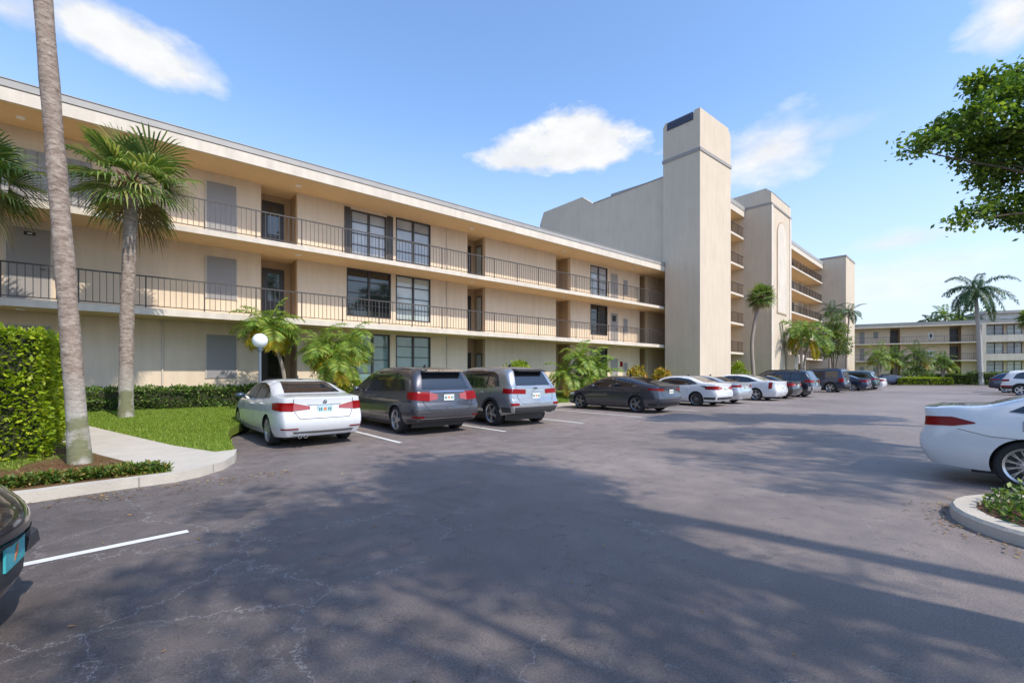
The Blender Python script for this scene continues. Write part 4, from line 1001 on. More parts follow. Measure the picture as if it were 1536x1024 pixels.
q.use(M['band']); q.prism([(.06, 15.432), (6.5, 15.352), (6.5, 15.43), (.06, 15.51)], .22, .63, 0)
q.build('end_wall', T)
q = MB(); q.box(3.2, 26, 6.5, 12.6, .1, 15.0); q.build('rear_block', T, M['tower'])
wr = R(4.3)
def wf(x, y): return (45.4-29.05 + x*math.cos(wr) - y*math.sin(wr), 19.3-17.9 + x*math.sin(wr) + y*math.cos(wr), 0)
wing = MB()
def sub(name, q, mat=None):
    o = q.build(name, T, mat); o.location = wf(0, 0); o.rotation_euler = (0, 0, wr); return o
lv = [3.3, 6.03, 8.76, 11.49, 14.22]
def wingpart(x0, x1, xw, edge0, edge1, openend):
    q = MB(); q.use(M['wall'])
    hs = []; a = x0+1.2
    while a < xw-2.5:
        for k in range(6): hs.append((a, a+1.6, (lv[k-1] if k else .3)+.25+.7, (lv[k-1] if k else .3)+2.35))
        a += 4.6
    wall_grid(q, x0, xw, .2, 16.4, 1.9, 2.15, hs); q.box(xw-.2, xw, 2.152, 7, .2, 16.4); q.box(x0, xw, 6.9, 7.1, .2, 16.4)
    sub('wing_wall', q)
    for n, h in enumerate(hs):
        q = MB(); q.use(M['brown']); q.box(h[0], h[1], 1.93, 2.0, h[2], h[2]+.05); q.box(h[0], h[1], 1.93, 2.0, h[3]-.05, h[3]); q.box(h[0], h[0]+.05, 1.93, 2.0, h[2]+.05, h[3]-.05); q.box(h[1]-.05, h[1], 1.93, 2.0, h[2]+.05, h[3]-.05); q.box((h[0]+h[1])/2-.03, (h[0]+h[1])/2+.03, 1.93, 2.0, h[2]+.05, h[3]-.05)
        q.use(M['blind'] if n % 3 else M['glassdark']); q.box(h[0]+.02, h[1]-.02, 2.0, 2.02, h[2]+.02, h[3]-.02); sub('window', q)
    a = x0+3.2
    while a < xw-1:
        for k in range(6):
            z = lv[k-1]+.2 if k else .3
            q = MB(); q.use(M['door'] if (k+int(a)) % 2 else M['darkdoor']); q.box(a, a+.9, 1.86, 1.899, z, z+2.1); q.use(M['trim']); q.box(a-.05, a, 1.85, 1.899, z, z+2.15); q.box(a+.9, a+.95, 1.85, 1.899, z, z+2.15); sub('door', q)
        a += 4.6
    for z in lv:
        q = MB(); q.use(M['soffit']); q.box(edge0, edge1, .012, 1.899, z, z+.17); q.use(M['trim']); q.box(edge0, edge1, -.03, .012, z-.004, z+.19); sub('walkway_slab', q)
        q = MB(); n = int((edge1-edge0)/.15)
        q.box(edge0, edge1, .04, .08, z+1.14, z+1.18); q.box(edge0, edge1, .05, .07, z+.25, z+.275)
        for i in range(n): w = .018 if i % 10 == 0 else .008; x = edge0+.05+i*.15; q.box(x-w, x+w, .06-w, .06+w, z+.19, z+1.14)
        sub('railing', q, M['rail'])
    q = MB(); q.use(M['soffit']); q.box(edge0, edge1, .012, 7, 16.4, 16.5); q.use(M['trim']); q.box(edge0, edge1, -.05, .012, 16.39, 16.95); q.box(edge0, edge1, .012, 7, 16.5, 16.95); q.use(M['roofmetal']); q.box(edge0, edge1, -.09, 7.05, 16.95, 17.35); sub('wing_roof', q)
wingpart(-12.0, -.05, -.05, -12.0, -.05, False)
wingpart(6.25, 31.0, 26.5, 6.25, 31.1, True)
# service posts where the walkway crosses to the last tower
q = MB(); q.box(27.6, 27.75, 1.6, 1.75, .2, 16.4); q.box(30.6, 30.8, 1.6, 1.8, .2, 16.4); sub('column', q, M['wall'])
q = MB(); q.use(M['tower']); q.box(0, 6.2, -2.35, 2.6, .1, 17.1)
q.prism([(-2.35, 17.28), (2.6, 17.28), (2.6, 17.9), (1.9, 18.5), (-1.9, 18.67), (-2.35, 18.2)], 0, 6.2, 0)
q.use(M['trim']); q.box(-.04, .5, -2.40, -2.352, .1, 17.1); q.box(5.7, 6.24, -2.40, -2.352, .1, 17.1)
q.use(M['band']); q.box(-.05, 6.25, -2.42, 2.65, 17.1, 17.28)
q.use(M['slate']); q.prism([(-2.30, 18.24), (-1.95, 18.60), (-1.97, 18.66), (-2.36, 18.26)], .5, 5.9, 0)
sub('lift_tower', q)
def archpts(w, z0, z1, n=14): return [(-w, z0), (w, z0)]+[(w*math.cos(math.pi*i/n), z1+w*math.sin(math.pi*i/n)) for i in range(n+1)]
q = MB(); q.use(M['reveal']); q.prism([(3.1+a, b) for a, b in archpts(1.5, 7.2, 14.6)], -2.40, -2.352, 1)
q.use(M['trim']); q.prism([(3.1+a, b) for a, b in archpts(1.38, 7.32, 14.6)], -2.425, -2.401, 1); sub('arched_relief', q)
q = MB(); q.use(M['band']); q.lathe([(.30, -2.36), (.36, -2.40), (.42, -2.36)], (3.1, 0, 0), 'y', 20)
for v in range(len(q.v)): x, y, z = q.v[v]; q.v[v] = (x, y, 4.3+z*1.7)
q.box(3.07, 3.13, -2.39, -2.352, 3.3, 3.6); sub('wall_ornament', q)
q = MB(); q.use(M['tower']); q.box(31.2, 37.5, -2.75, 4, .1, 17.7); q.use(M['band']); q.box(31.15, 37.55, -2.8, 4.05, 17.7, 17.96); sub('end_tower', q)
q = MB(); q.use(M['wall']); q.box(4.4, 4.7, -3.1, -2.43, .05, 3.0); q.box(8.1, 8.4, -3.1, -2.43, .05, 3.0); q.box(4.4, 8.4, -3.1, -2.43, 3.0, 3.35); q.use(M['trim']); q.box(4.36, 5.6, -3.15, -3.1, .05, 3.4); q.box(7.2, 8.44, -3.15, -3.1, .05, 3.4); q.box(5.6, 7.2, -3.15, -3.1, 2.5, 3.4); sub('entrance_porch', q)
q = MB(); q.use(M['wall']); q.box(8, 30, 1.2, 1.35, .2, 1.3); sub('low_wall', q)
# ------------------------------------------------------------------ the far block
fa = math.atan2(-.925, .379)
o0 = Vector((89.2, 20.6, 0)) - Vector((.379, -.925, 0))*4
def fx(px):            # local x along the far facade for a photo column
    r = (px-768)/690; d = FW+RT*r; u = Vector((.379, -.925, 0)); w_ = Vector((.925, .379, 0))*1.3
    P0 = o0+w_; det = -d.x*u.y + u.x*d.y
    return (-d.x*(-P0.y)*(-1) + d.y*(-P0.x)) / det if False else ((P0.x*d.y-P0.y*d.x)/(d.x*u.y-d.y*u.x))
FX = {p: fx(p) for p in (1289, 1297, 1310, 1317, 1335, 1350, 1386, 1396, 1424, 1442, 1473, 1479, 1505, 1510, 1533)}
zf = [(8.3, 8.55, 9.0), ((5.72, 5.88), (3.05, 3.2))]
fh = []
for a, b in ((1479, 1505), (1510, 1533)):
    for z0, z1 in ((6.5, 8.25), (3.9, 5.68), (1.4, 3.0)): fh.append((FX[a], FX[b], z0, z1))
B3 = gallery('apartment_building', 'three-storey apartment building closing off the far end of the lot', (o0.x, o0.y, .25), fa, -3, FX[1533]+16, 1.3, 0, [(FX[1335], FX[1350]), (FX[1424], FX[1442])], fh, roof=zf[0], slabs=zf[1], step=.2, recdepth=.9)
for i, h in enumerate(fh): add_window(B3, *h, 1.3, 'blind' if i % 2 else 'curtain', 2, 3)
for z in (5.9, 3.22, .3):
    add_door(B3, FX[1289], FX[1297], z, z+2.0, 1.3, 'door', False)
    q = MB(); q.box(FX[1310], FX[1317], 1.26, 1.298, z+.9, z+1.9); q.build('vent_panel', B3, M['shutter'])
    add_door(B3, FX[1335]+.1, FX[1350]-.1, z, z+2.1, 2.2, 'darkdoor', False)
    add_door(B3, FX[1424]+.1, FX[1442]-.1, z, z+2.1, 2.2, 'darkdoor', False)
for z in (6.95, 4.3):
    c = FX[1396]; q = MB(); q.use(M['white']); q.box(c-.3, c+.3, 1.25, 1.298, z-.45, z+.45); q.use(M['brown']); q.box(c-.13, c+.13, 1.2, 1.25, z-.3, z+.3); q.build('unit_sign', B3)  # white unit sign with a raised dark figure, not a lamp
for z in (5.88, 3.2):
    q = MB(); q.box(FX[1473], FX[1533]+15.9, -.06, -.015, z-.1, z+.85); q.build('parapet', B3, M['trim'])
q = MB(); q.box(FX[1473]-.5, FX[1473], -.1, 1.29, 0, 8.29); q.build('column', B3, M['trim'])
p = at(1445, 559, 105)
B4 = thing('distant_building', 'pale grey upper storeys of a building rising behind the far block at the right', 'building', (p.x, p.y, 0), fa+.1)
q = MB(); q.box(4, 34, 0, 14, 0, 14.8); q.box(0, 6, 1, 14, 0, 13.2); q.build('wall', B4, M['trim'])
q = MB(); q.box(3.6, 34.4, -.4, 14.4, 14.8, 15.4); q.box(-.3, 3.6, .7, 14.3, 13.2, 13.6); q.build('roof', B4, M['roofmetal'])
for i in range(4):
    q = MB(); q.use(M['glassdark']); q.box(6.5+i*6, 9.5+i*6, -.02, -.002, 11.4, 13.7); q.use(M['white']); q.box(6.4+i*6, 9.6+i*6, -.05, -.002, 13.7, 13.85); q.box(7.95+i*6, 8.05+i*6, -.05, -.021, 11.4, 13.7); q.build('window', B4)
# far ground: grass bank in front of the far block
u = Vector((.379, -.925, 0)); w_ = Vector((.925, .379, 0)); 
q = MB(); c = [o0-w_*7.2-u*4, o0-w_*7.2+u*40, o0+w_*.9+u*40, o0+w_*.9-u*4]
q.v = [(p.x, p.y, z) for p, z in zip(c, (.10, .10, .30, .30))]+[(p.x, p.y, -.1) for p in c]; q.face((0, 1, 2, 3)); q.face((0, 4, 5, 1)); q.build('far_lawn', mat=M['lawn'], kind='structure')
# ------------------------------------------------------------------ vegetation
def frame(d):
    d = d.normalized(); s_ = d.cross(Vector((0, 0, 1)))
    if s_.length < .05: s_ = Vector((1, 0, 0))
    s_.normalize(); return d, s_, s_.cross(d)
def fan_frond(q, c, d, R_, pet, n=26, droop=.5, w=.026, spread=150):
    """costapalmate leaf: a stalk and a fan of narrow drooping segments"""
    d, s_, u = frame(d); c = Vector(c)
    tip = c+d*pet+Vector((0, 0, -1))*pet*.12
    k = len(q.v); q.v += [tuple(c+s_*.016), tuple(c-s_*.016), tuple(tip-s_*.010), tuple(tip+s_*.010)]; q.face((k, k+1, k+2, k+3))
    tw = rnd.uniform(-.5, .5)
    for i in range(n):
        a = R(-spread+2*spread*(i+.5)/n)*.62; L = R_*(1-.30*(a/1.7)**2)*rnd.uniform(.85, 1.08)
        dd = (d*math.cos(a)+(s_*math.cos(tw)+u*math.sin(tw))*math.sin(a)+u*.12*abs(math.sin(a))).normalized()
        side = dd.cross(u).normalized(); ww = w*R_
        p0 = tip; p1 = tip+dd*L*.5; p1 = p1+Vector((0, 0, -1))*droop*L*.06
        p2 = tip+dd*L*.80+Vector((0, 0, -1))*droop*L*.24; p3 = tip+dd*L*.95+Vector((0, 0, -1))*droop*L*rnd.uniform(.45, .75)
        k = len(q.v)
        q.v += [tuple(p0), tuple(p1+side*ww), tuple(p1-side*ww+u*.006), tuple(p2+side*ww*.7), tuple(p2-side*ww*.7+u*.004), tuple(p3)]
        q.face((k, k+1, k+2)); q.face((k+1, k+3, k+4, k+2)); q.face((k+3, k+5, k+4))
def feather_frond(q, c, d, L, arch, n=40, ll=.5, lw=.022, droop=.5, plume=.3, curl=None, rach=.018):
    """arching pinnate leaf"""
    d, s_, u = frame(d); c = Vector(c); pts = []; p = Vector(c); v = d.copy(); N = 14
    for i in range(N+1):
        pts.append(p.copy()); p = p+v*L/N; v = (v+Vector((0, 0, -1))*arch/N*(1+i/N)).normalized()
    q.tube(pts, [rach*(1-.8*i/N) for i in range(N+1)], 4, False)
    for i in range(n):
        t = .10+.89*i/n; x = t*N; a = int(x); p = pts[a].lerp(pts[min(a+1, N)], x-a); tg = (pts[min(a+1, N)]-pts[a]).normalized() if a < N else v
        sd = tg.cross(Vector((0, 0, 1)));  sd = s_ if sd.length < .05 else sd.normalized(); up = sd.cross(tg)
        l = ll*(math.sin(math.pi*min(1, .12+t*.88))**.6)*rnd.uniform(.8, 1.1)+.04
        for sg in (-1, 1):
            dd = (sd*sg+tg*rnd.uniform(.3, .5)+up*rnd.gauss(.10, plume)).normalized()
            w_ = lw*rnd.uniform(.8, 1.15); nn_ = dd.cross(tg).normalized(); sdw = dd.cross(nn_).normalized()
            m1 = p+dd*l*.5+Vector((0, 0, -1))*l*.08*droop; e = p+dd*l*.9+Vector((0, 0, -1))*l*.5*droop; k = len(q.v)
            q.v += [tuple(p), tuple(m1+sdw*w_), tuple(e), tuple(m1-sdw*w_)]; q.face((k, k+1, k+2, k+3))
def trunk(q, path, r0, r1, n=14, rough=.04, flare=1.25, wid=None):
    P = []; N = 26; pts = [Vector(p) for p in path]
    from_ = resample(pts, N)
    # smooth the path
    for _ in range(4):
        from_ = [from_[0]]+[(from_[i-1]+from_[i]*2+from_[i+1])/4 for i in range(1, N-1)]+[from_[-1]]
    rad = []
    for i in range(N):
        t = i/(N-1); r = r0+(r1-r0)*t; r *= 1+(flare-1)*max(0, 1-t/.10)**2; r *= 1+rough*math.sin(i*1.9)+rnd.uniform(-1, 1)*rough*.5; rad.append(r)
    q.tube(from_, rad, n)
def sabal(label, base, top, r0, r1, Rf, nf, name='sabal_palm', group=None, via=None, crown='frond', droop=.5, boots=True, pet=.55, w=.026, bark='sabalbark', nseg=26, spiky=1.0):
    t = thing(name, label, 'palm tree', base, 0, group); B = Vector(base)
    path = [(0, 0, -.15)]+[tuple(Vector(v)-B) for v in (via or [])]+[tuple(Vector(top)-B)]
    q = MB(); trunk(q, path, r0, r1); q.build('trunk', t, M[bark], True)
    c = Vector(top)-B
    if boots:
        q = MB()
        for i in range(70):
            a = rnd.uniform(0, 6.28); z = rnd.uniform(-.35, .12); d = Vector((math.cos(a), math.sin(a), .9)).normalized()
            p = c+Vector((math.cos(a)*r1*.7, math.sin(a)*r1*.7, z)); q.tube([p, p+d*rnd.uniform(.16, .34)], [.035, .015], 4)
        q.build('leaf_bases', t, M['boots'])
    q = MB()
    for i in range(nf):
        z = 1-1.62*(i+.5)/nf; z += rnd.uniform(-.08, .08); a = i*2.39996+rnd.uniform(-.2, .2)
        z = max(-.75, min(.98, z)); rr = math.sqrt(1-z*z); d = Vector((rr*math.cos(a), rr*math.sin(a), z))
        p = pet*rnd.uniform(.75, 1.1)*(1 if z > -.2 else .85)
        fan_frond(q, c+Vector((0, 0, .10)), d, Rf*rnd.uniform(.85, 1.1), p, nseg, droop*(1.0 if z < .5 else .5), w)
    q.build('crown', t, M[crown])
    if Rf > .9:
        q = MB()
        for i in range(5):
            a = rnd.uniform(0, 6.28); d = Vector((math.cos(a), math.sin(a), -1.3)).normalized(); fan_frond(q, c, d, Rf*.8, pet*.8, 18, .9, w)
        q.build('dead_fronds', t, M['deadfrond'])
    return t
M['deadfrond'] = leafmat('dry_frond', (.20, .15, .07), (.36, .29, .14), None, .2)
M['frondyb'] = leafmat('bright_green_palm_leaf', (.11, .22, .035), (.28, .40, .06), (.50, .50, .10), .45)
M['yellowfrond'] = leafmat('yellow_green_leaf', (.26, .32, .03), (.62, .50, .03), (.64, .36, .05), .45)
def feather_palm(label, base, tops, L, nf, mat='frondy', name='feather_palm', group=None, r=.07, ll=.42, arch=1.1, n=34, lw=.02, low=-.5, old='yellowleaf', nold=5, bark='bark', hi=.98, droop=.5, curve=0, plume=.25, rbase=None):
    t = thing(name, label, 'palm tree', base, 0, group); B = Vector(base); q = MB()
    for tp in tops:
        c = Vector(tp)-B; mid = Vector((c.x*.35, c.y*.35, c.z*.5)); trunk(q, [(0+c.x*.12, c.y*.12, -.1), tuple(mid), tuple(c)], rbase or r*1.2, r*.8, 9, .04)
    q.build('trunk', t, M[bark], True)
    q = MB(); q2 = MB()
    for tp in tops:
        c = Vector(tp)-B
        for i in range(nf):
            z = hi-(hi-low)*(i+.5)/nf; a = i*2.39996+rnd.uniform(-.25, .25); rr = math.sqrt(max(.02, 1-z*z))
            feather_frond(q, c, Vector((rr*math.cos(a), rr*math.sin(a), z)), L*rnd.uniform(.8, 1.1), arch*rnd.uniform(.8, 1.2)*(1.2-.4*z), n, ll, lw, droop, plume)
        for i in range(nold):
            a = rnd.uniform(0, 6.28); z = rnd.uniform(-.7, .0); rr = math.sqrt(1-z*z)
            feather_frond(q2, c, Vector((rr*math.cos(a), rr*math.sin(a), z)), L*rnd.uniform(.6, .9), arch*1.2, n, ll*.9, lw*1.1, .9, plume)
    q.build('crown', t, M[mat])
    if nold: q2.build('yellow_fronds', t, M[old])
    return t
def clump_tree(label, base, skel, blobs, leafn, ls, mat, name='shade_tree', cat='tree', group=None, r0=.2, asp=.5, twig=True):
    """skel: limb paths (world); blobs: (centre, radii) of leaf masses, uneven inside"""
    t = thing(name, label, cat, base, 0, group); B = Vector(base); q = MB()
    for path, ra, rb in skel:
        P = resample([Vector(p)-B for p in path], 10)
        for _ in range(2): P = [P[0]]+[(P[i-1]+P[i]*2+P[i+1])/4+Vector((rnd.gauss(0, .03), rnd.gauss(0, .03), rnd.gauss(0, .03)))*ra*4 for i in range(1, 9)]+[P[-1]]
        q.tube(P, [ra+(rb-ra)*i/9 for i in range(10)], 8)
    q.build('trunk', t, M['wood'], True)
    q = MB(); tw = MB(); tot = sum((r[0]*r[1]*r[2])**.6 for c, r in blobs)
    for c, r in blobs:
        c = Vector(c)-B; n = int(leafn*(r[0]*r[1]*r[2])**.6/tot); nsub = max(3, n//26)
        for _ in range(nsub):
            a = rnd.uniform(0, 6.283); z = rnd.uniform(-1, 1); k = rnd.uniform(.25, 1)**.5; rr = math.sqrt(1-z*z)
            s = c+Vector((r[0]*rr*math.cos(a), r[1]*rr*math.sin(a), r[2]*z))*k
            if twig and rnd.random() < .5: tw.tube([c.lerp(s, .1), s], [.014, .006], 3, False)
            R2 = ls*rnd.uniform(1.1, 2.3)
            for _ in range(26):
                dv = Vector((rnd.gauss(0, 1), rnd.gauss(0, 1), rnd.gauss(0, .55)))*R2*.6
                leaf(q, s+dv, ls, dv.normalized()*.5+Vector((0, 0, -.1)), asp)
    q.build('crown', t, M[mat])
    if tw.f: tw.build('twigs', t, M['wood'])
    return t
# tall leaning palm in the mulch bed, its top above the photograph
b1 = Vector((-.51, 9.86, .14))
sabal('tall leaning palm trunk rising out of the mulch bed beside the path', tuple(b1), tuple(at(40, -330, 7.35)), .132, .112, 1.15, 26, via=[tuple(at(104, 480, 7.27)), tuple(at(84, 240, 7.28)), tuple(at(66, 20, 7.3))], group='fan palms along the left building')
b2 = Vector((.05, 16.05, .36))
sabal('fan palm with full green crown standing on the lawn by the hedge', tuple(b2), tuple(at(198, 276, 12.3)), .165, .15, 1.13, 30, via=[tuple(at(190, 480, 12.3)), tuple(at(194, 380, 12.3))], group='fan palms along the left building', pet=.72)
b3 = at(-55, 640, 10.6)
sabal('fan palm whose fronds reach in from the left edge over the upper walkway', (b3.x, b3.y, .3), tuple(at(-52, 262, 10.6)), .16, .15, 1.1, 30, group='fan palms along the left building', pet=.7)
# bushy palms in front of the wall
pA = at(436, 590, 15.9); pA.z = .4
feather_palm('slanting palm with yellowing lower fronds behind the lamp post', tuple(pA), [at(402, 488, 15.3)], 1.25, 20, 'frondyb', r=.06, ll=.52, n=26, lw=.022, low=.0, nold=15, group='bushy palms by the wall', arch=1.3, old='yellowfrond', plume=.12)
pB = at(492, 590, 16.4); pB.z = .4
feather_palm('wide spreading palm with drooping yellow tips behind the white sedan', tuple(pB), [at(482, 518, 16.2), at(524, 512, 16.6), at(505, 540, 16.0)], 1.3, 14, 'frondyb', r=.07, ll=.50, n=26, lw=.022, low=-.15, nold=10, group='bushy palms by the wall', arch=1.6, old='yellowfrond', plume=.12)
pC = at(868, 592, 24); pC.z = .4
feather_palm('clustered bright green palm beside the dark grey fastback', tuple(pC), [at(850, 560, 24), at(886, 545, 24.6), at(868, 535, 24.2), at(896, 566, 24)], 1.6, 11, 'frondyb', r=.08, ll=.52, n=30, lw=.03, low=-.2, nold=2, group='bushy palms by the wall', arch=1.5, plume=.1)
# shrubs
def shrub(label, c, r, n, s, mat, name='shrub', cat='shrub', group=None):
    t = thing(name, label, cat, (c[0], c[1], terr(c[0], c[1])-.05), 0, group); q = MB(); h = c[2]
    for _ in range(7): a = rnd.uniform(0, 6.28); q.tube([(0, 0, 0), (math.cos(a)*r*.4, math.sin(a)*r*.4, h*.8)], [.02, .008], 5)
    q.build('stems', t, M['wood']); q = MB()
    for _ in range(n):
        a = rnd.uniform(0, 6.283); z = rnd.uniform(0, 1); rr = math.sqrt(max(0, 1-z*z))*rnd.uniform(.6, 1.05)*(1+.18*math.sin(a*3))
        leaf(q, (r*rr*math.cos(a), r*rr*math.sin(a), h*(.12+.88*z*rnd.uniform(.75, 1.05))), s, Vector((rr*math.cos(a), rr*math.sin(a), z+.2)), .4)
    q.build('leaves', t, M[mat]); return t
p = at(522, 585, 17.6); shrub('bright leafy shrub between the white sedan and the minivan', (p.x, p.y, 1.1), .75, 1500, .16, 'limehedge')
p = at(770, 560, 23.4); shrub('lime green shrub showing above the roof of the silver SUV', (p.x, p.y-.4, 1.75), 1.15, 2500, .17, 'limehedge')
M['croton'] = leafmat('croton_leaf', (.14, .17, .03), (.55, .42, .04), (.50, .16, .05), .3)
p = at(948, 560, 27); shrub('yellow croton shrub in front of the door with the red alarm', (p.x, p.y-.3, 1.75), .8, 1300, .2, 'croton', group='yellow croton shrubs')
p = at(982, 560, 27.5); shrub('orange and yellow croton shrub next to the stair tower', (p.x, p.y-.5, 1.7), .75, 1200, .22, 'croton', group='yellow croton shrubs')
p = at(1107, 560, 38); shrub('small bright shrub between the first two stair towers', (p.x, p.y, 2.1), .9, 1200, .22, 'limehedge')
# ground cover along the bed edge
q = MB()
for _ in range(5200):
    t = rnd.random(); x = -3.2+3.72*t; y = 8.36+abs(rnd.gauss(0, .16))*(1 if t < .93 else .4)+.02; yy = y-8.2
    if y > 8.95: continue
    h = rnd.uniform(.02, .17)*max(.3, 1-yy*.9)*(1 if t < .97 else .6)
    leaf(q, (x, y, terr(x, y)+h), .075, Vector((0, -.3, .5)), .42)
q.build('ground_cover', mat=M['cover'], kind='stuff', label='low leafy ground cover lining the curb of the mulch bed')
# right-hand planting island
def island_pts(r, cx=7.18, top=-.34):
    return [(cx+r*math.cos(R(a)), top+r*math.sin(R(a))) for a in range(0, 181, 12)]+[(cx-r, -6), (cx+r, -6)]
q = MB(); o_, i_ = island_pts(1.12), island_pts(.92); n = len(o_)
for z0, z1, rr in ((0, .11, 0),):
    for k in range(n):
        j = (k+1) % n; a, b, c, d = o_[k], o_[j], i_[j], i_[k]
        q.poly([(*a, -.02), (*b, -.02), (*b, .10), (*a, .10)]); q.poly([(a[0]+(d[0]-a[0])*.14, a[1]+(d[1]-a[1])*.14, .13), (b[0]+(c[0]-b[0])*.14, b[1]+(c[1]-b[1])*.14, .13), (*c, .13), (*d, .13)])
        q.poly([(*a, .10), (*b, .10), (b[0]+(c[0]-b[0])*.14, b[1]+(c[1]-b[1])*.14, .13), (a[0]+(d[0]-a[0])*.14, a[1]+(d[1]-a[1])*.14, .13)]); q.poly([(*d, .13), (*c, .13), (*c, .02), (*d, .02)])
q.build('island_curb', mat=M['concrete'], kind='structure', smooth=True, angle=50)
q = MB(); q.poly([(x, y, .085) for x, y in i_]); q.build('island_soil', mat=M['mulch'], kind='structure')
q = MB()
for _ in range(9000):
    x = rnd.uniform(6.2, 8.05); y = rnd.uniform(-4.5, .75)
    if not inpoly(x, y, island_pts(.86)): continue
    h = .09+.25*rnd.random()**1.2*(1-.5*math.exp(-((y-.6)/.25)**2))
    leaf(q, (x, y, h), .075, Vector((-.3, .3, .6)), .5)
q.build('ground_cover', mat=M['hedge'], kind='stuff', label='low dark green plants filling the curbed island at the right')
# lamp post
lp = at(390, 559, 13.7)
t = thing('lamp_post', 'slim blue-grey lamp post with white globe behind the white sedan', 'lamp post', (lp.x, lp.y, terr(lp.x, lp.y)))
q = MB(); q.tube([(0, 0, -.05), (0, 0, 1.98)], .038, 12); q.lathe([(.038, 1.9), (.07, 1.95), (.09, 2.02), (.085, 2.05), (.001, 2.05)], (0, 0, 0), 'z', 16); q.lathe([(.09, 0), (.09, .06), (.04, .1)], (0, 0, 0), 'z', 16); q.build('pole', t, M['poleblue'], True)
q = MB(); q.sphere((0, 0, 2.24), .215, 24, 16); q.build('globe', t, M['globe'], True)
# middle distance
sabal('fan palm with a curved bare trunk in front of the second tower', tuple(Vector((38.6, 15.6, .1))), tuple(at(1142, 446, 37)), .15, .12, .95, 30, via=[tuple(at(1127, 515, 37)), tuple(at(1133, 475, 37))], group='palms beside the tall block', bark='bark', pet=.55, w=.035)
k1 = at(1243, 559, 52); 
feather_palm('slender palm whose dark crown stands against the last tower', (k1.x, k1.y, .1), [at(1248, 466, 52)], 1.9, 14, 'royal', group='palms beside the tall block', r=.1, ll=.5, n=36, lw=.025, low=-.2, nold=0, arch=1.1, plume=.1)
k1 = at(1268, 559, 54)
feather_palm('slender palm leaning out past the corner of the last tower', (k1.x, k1.y, .1), [at(1274, 468, 54)], 1.9, 14, 'royal', group='palms beside the tall block', r=.1, ll=.5, n=36, lw=.025, low=-.3, nold=0, arch=1.2, plume=.1)
k1 = at(1203, 559, 44)
feather_palm('palm with broad arching yellow-green fronds beside the entrance porch', (k1.x, k1.y, .1), [at(1201, 500, 44), at(1213, 508, 44.5)], 3.3, 8, 'frondy', group='palms beside the tall block', r=.12, ll=.75, n=60, lw=.045, low=.45, nold=2, arch=2.4, old='yellowfrond')
c0 = at(1250, 559, 48)
clump_tree('small leafy tree with several thin stems in front of the last tower', (c0.x, c0.y, .1), [([(c0.x, c0.y, 0), at(1248, 540, 48), at(1240, 510, 48)], .09, .04), ([(c0.x, c0.y, 0), at(1256, 535, 48), at(1262, 515, 48)], .08, .03), ([(c0.x, c0.y, 0), at(1250, 520, 48), at(1252, 485, 48)], .07, .03)],
    [(at(1250, 512, 48), (1.5, 1.5, 1.3)), (at(1241, 500, 48), (.9, .9, 1.3)), (at(1262, 500, 48), (1.0, 1.0, 1.0)), (at(1250, 485, 48), (.8, .8, 1.1)), (at(1262, 524, 48), (.9, .9, .7)), (at(1238, 525, 48), (.8, .8, .7))], 5200, .22, 'smalltree', name='small_tree')
k1 = at(1278, 572, 60)
# royal palm and the planting in front of the far block
rp = at(1472, 559, 58)
t = feather_palm('tall royal palm with smooth grey trunk at the far right', (rp.x, rp.y, .15), [at(1463, 436, 58)], 4.6, 20, 'royal', name='royal_palm', r=.21, rbase=.34, ll=.80, n=80, lw=.042, low=-.35, nold=0, bark='royaltrunk', arch=1.75, plume=.28, droop=.9)
q = MB(); tc = at(1463, 436, 58)-Vector((rp.x, rp.y, .15)); q.tube([tc-Vector((0, 0, .9)), tc-Vector((0, 0, .5)), tc+Vector((0, 0, .4))], [.19, .22, .11], 12); q.build('crownshaft', t, M['hedge2'] if 'hedge2' in M else plain('crownshaft_green', (.10, .16, .06), .5), True)
for px, py, dd, lab in ((1318, 532, 60, 'small arching palm nearest the last tower, before the far block'), (1342, 536, 62, 'second small arching palm in front of the far block'), (1376, 530, 61, 'largest small palm, in the middle of the group before the far block'), (1413, 540, 61, 'rightmost small palm of the group in front of the far block')):
    k1 = at(px, 559, dd)
    feather_palm(lab, (k1.x, k1.y, .15), [at(px, py, dd), at(px+6, py+8, dd)], 2.5 if px != 1413 else 2.0, 14, 'frondy', name='small_palm', group='small palms before the far block', r=.12, ll=.55, n=36, lw=.030, low=-.15, nold=1, arch=1.2, plume=.1)
p = at(1372, 559, 60); shrub('dark round shrub under the small palms', (p.x+1, p.y, 2.2), 1.7, 1300, .3, 'hedge')
cc = at(1386, 559, 58); hedge_box('clipped_hedge', 'short bright clipped hedge under the small palms', cc.x-.4, cc.x+.4, cc.y-2.6, cc.y+2.6, .85, 2600, .16, M['limehedge'], rot=fa+R(90), base=.1)
cc = at(1434, 559, 61); hedge_box('clipped_hedge', 'dark clipped hedge left of the royal palm trunk', cc.x-.4, cc.x+.4, cc.y-3.4, cc.y+3.4, 1.25, 3200, .17, M['hedge'], rot=fa+R(90), base=.1)
cc = at(1510, 559, 57); hedge_box('clipped_hedge', 'dark clipped hedge right of the royal palm trunk', cc.x-.4, cc.x+.4, cc.y-3.5, cc.y+3.5, 1.5, 3000, .17, M['hedge'], rot=fa+R(90), base=.1)
cc = at(1434, 575.5, 62); q = MB(); q.prism([(-.1, 0), (.1, 0), (.07, .13), (-.07, .13)], -1.9, 1.9, 1); o = q.build('wheel_stop', None, M['concrete'], label='pale concrete wheel stop before the far lawn', cat='wheel stop', loc=(cc.x-.6, cc.y, 0)); o.rotation_euler = (0, 0, fa+R(90))
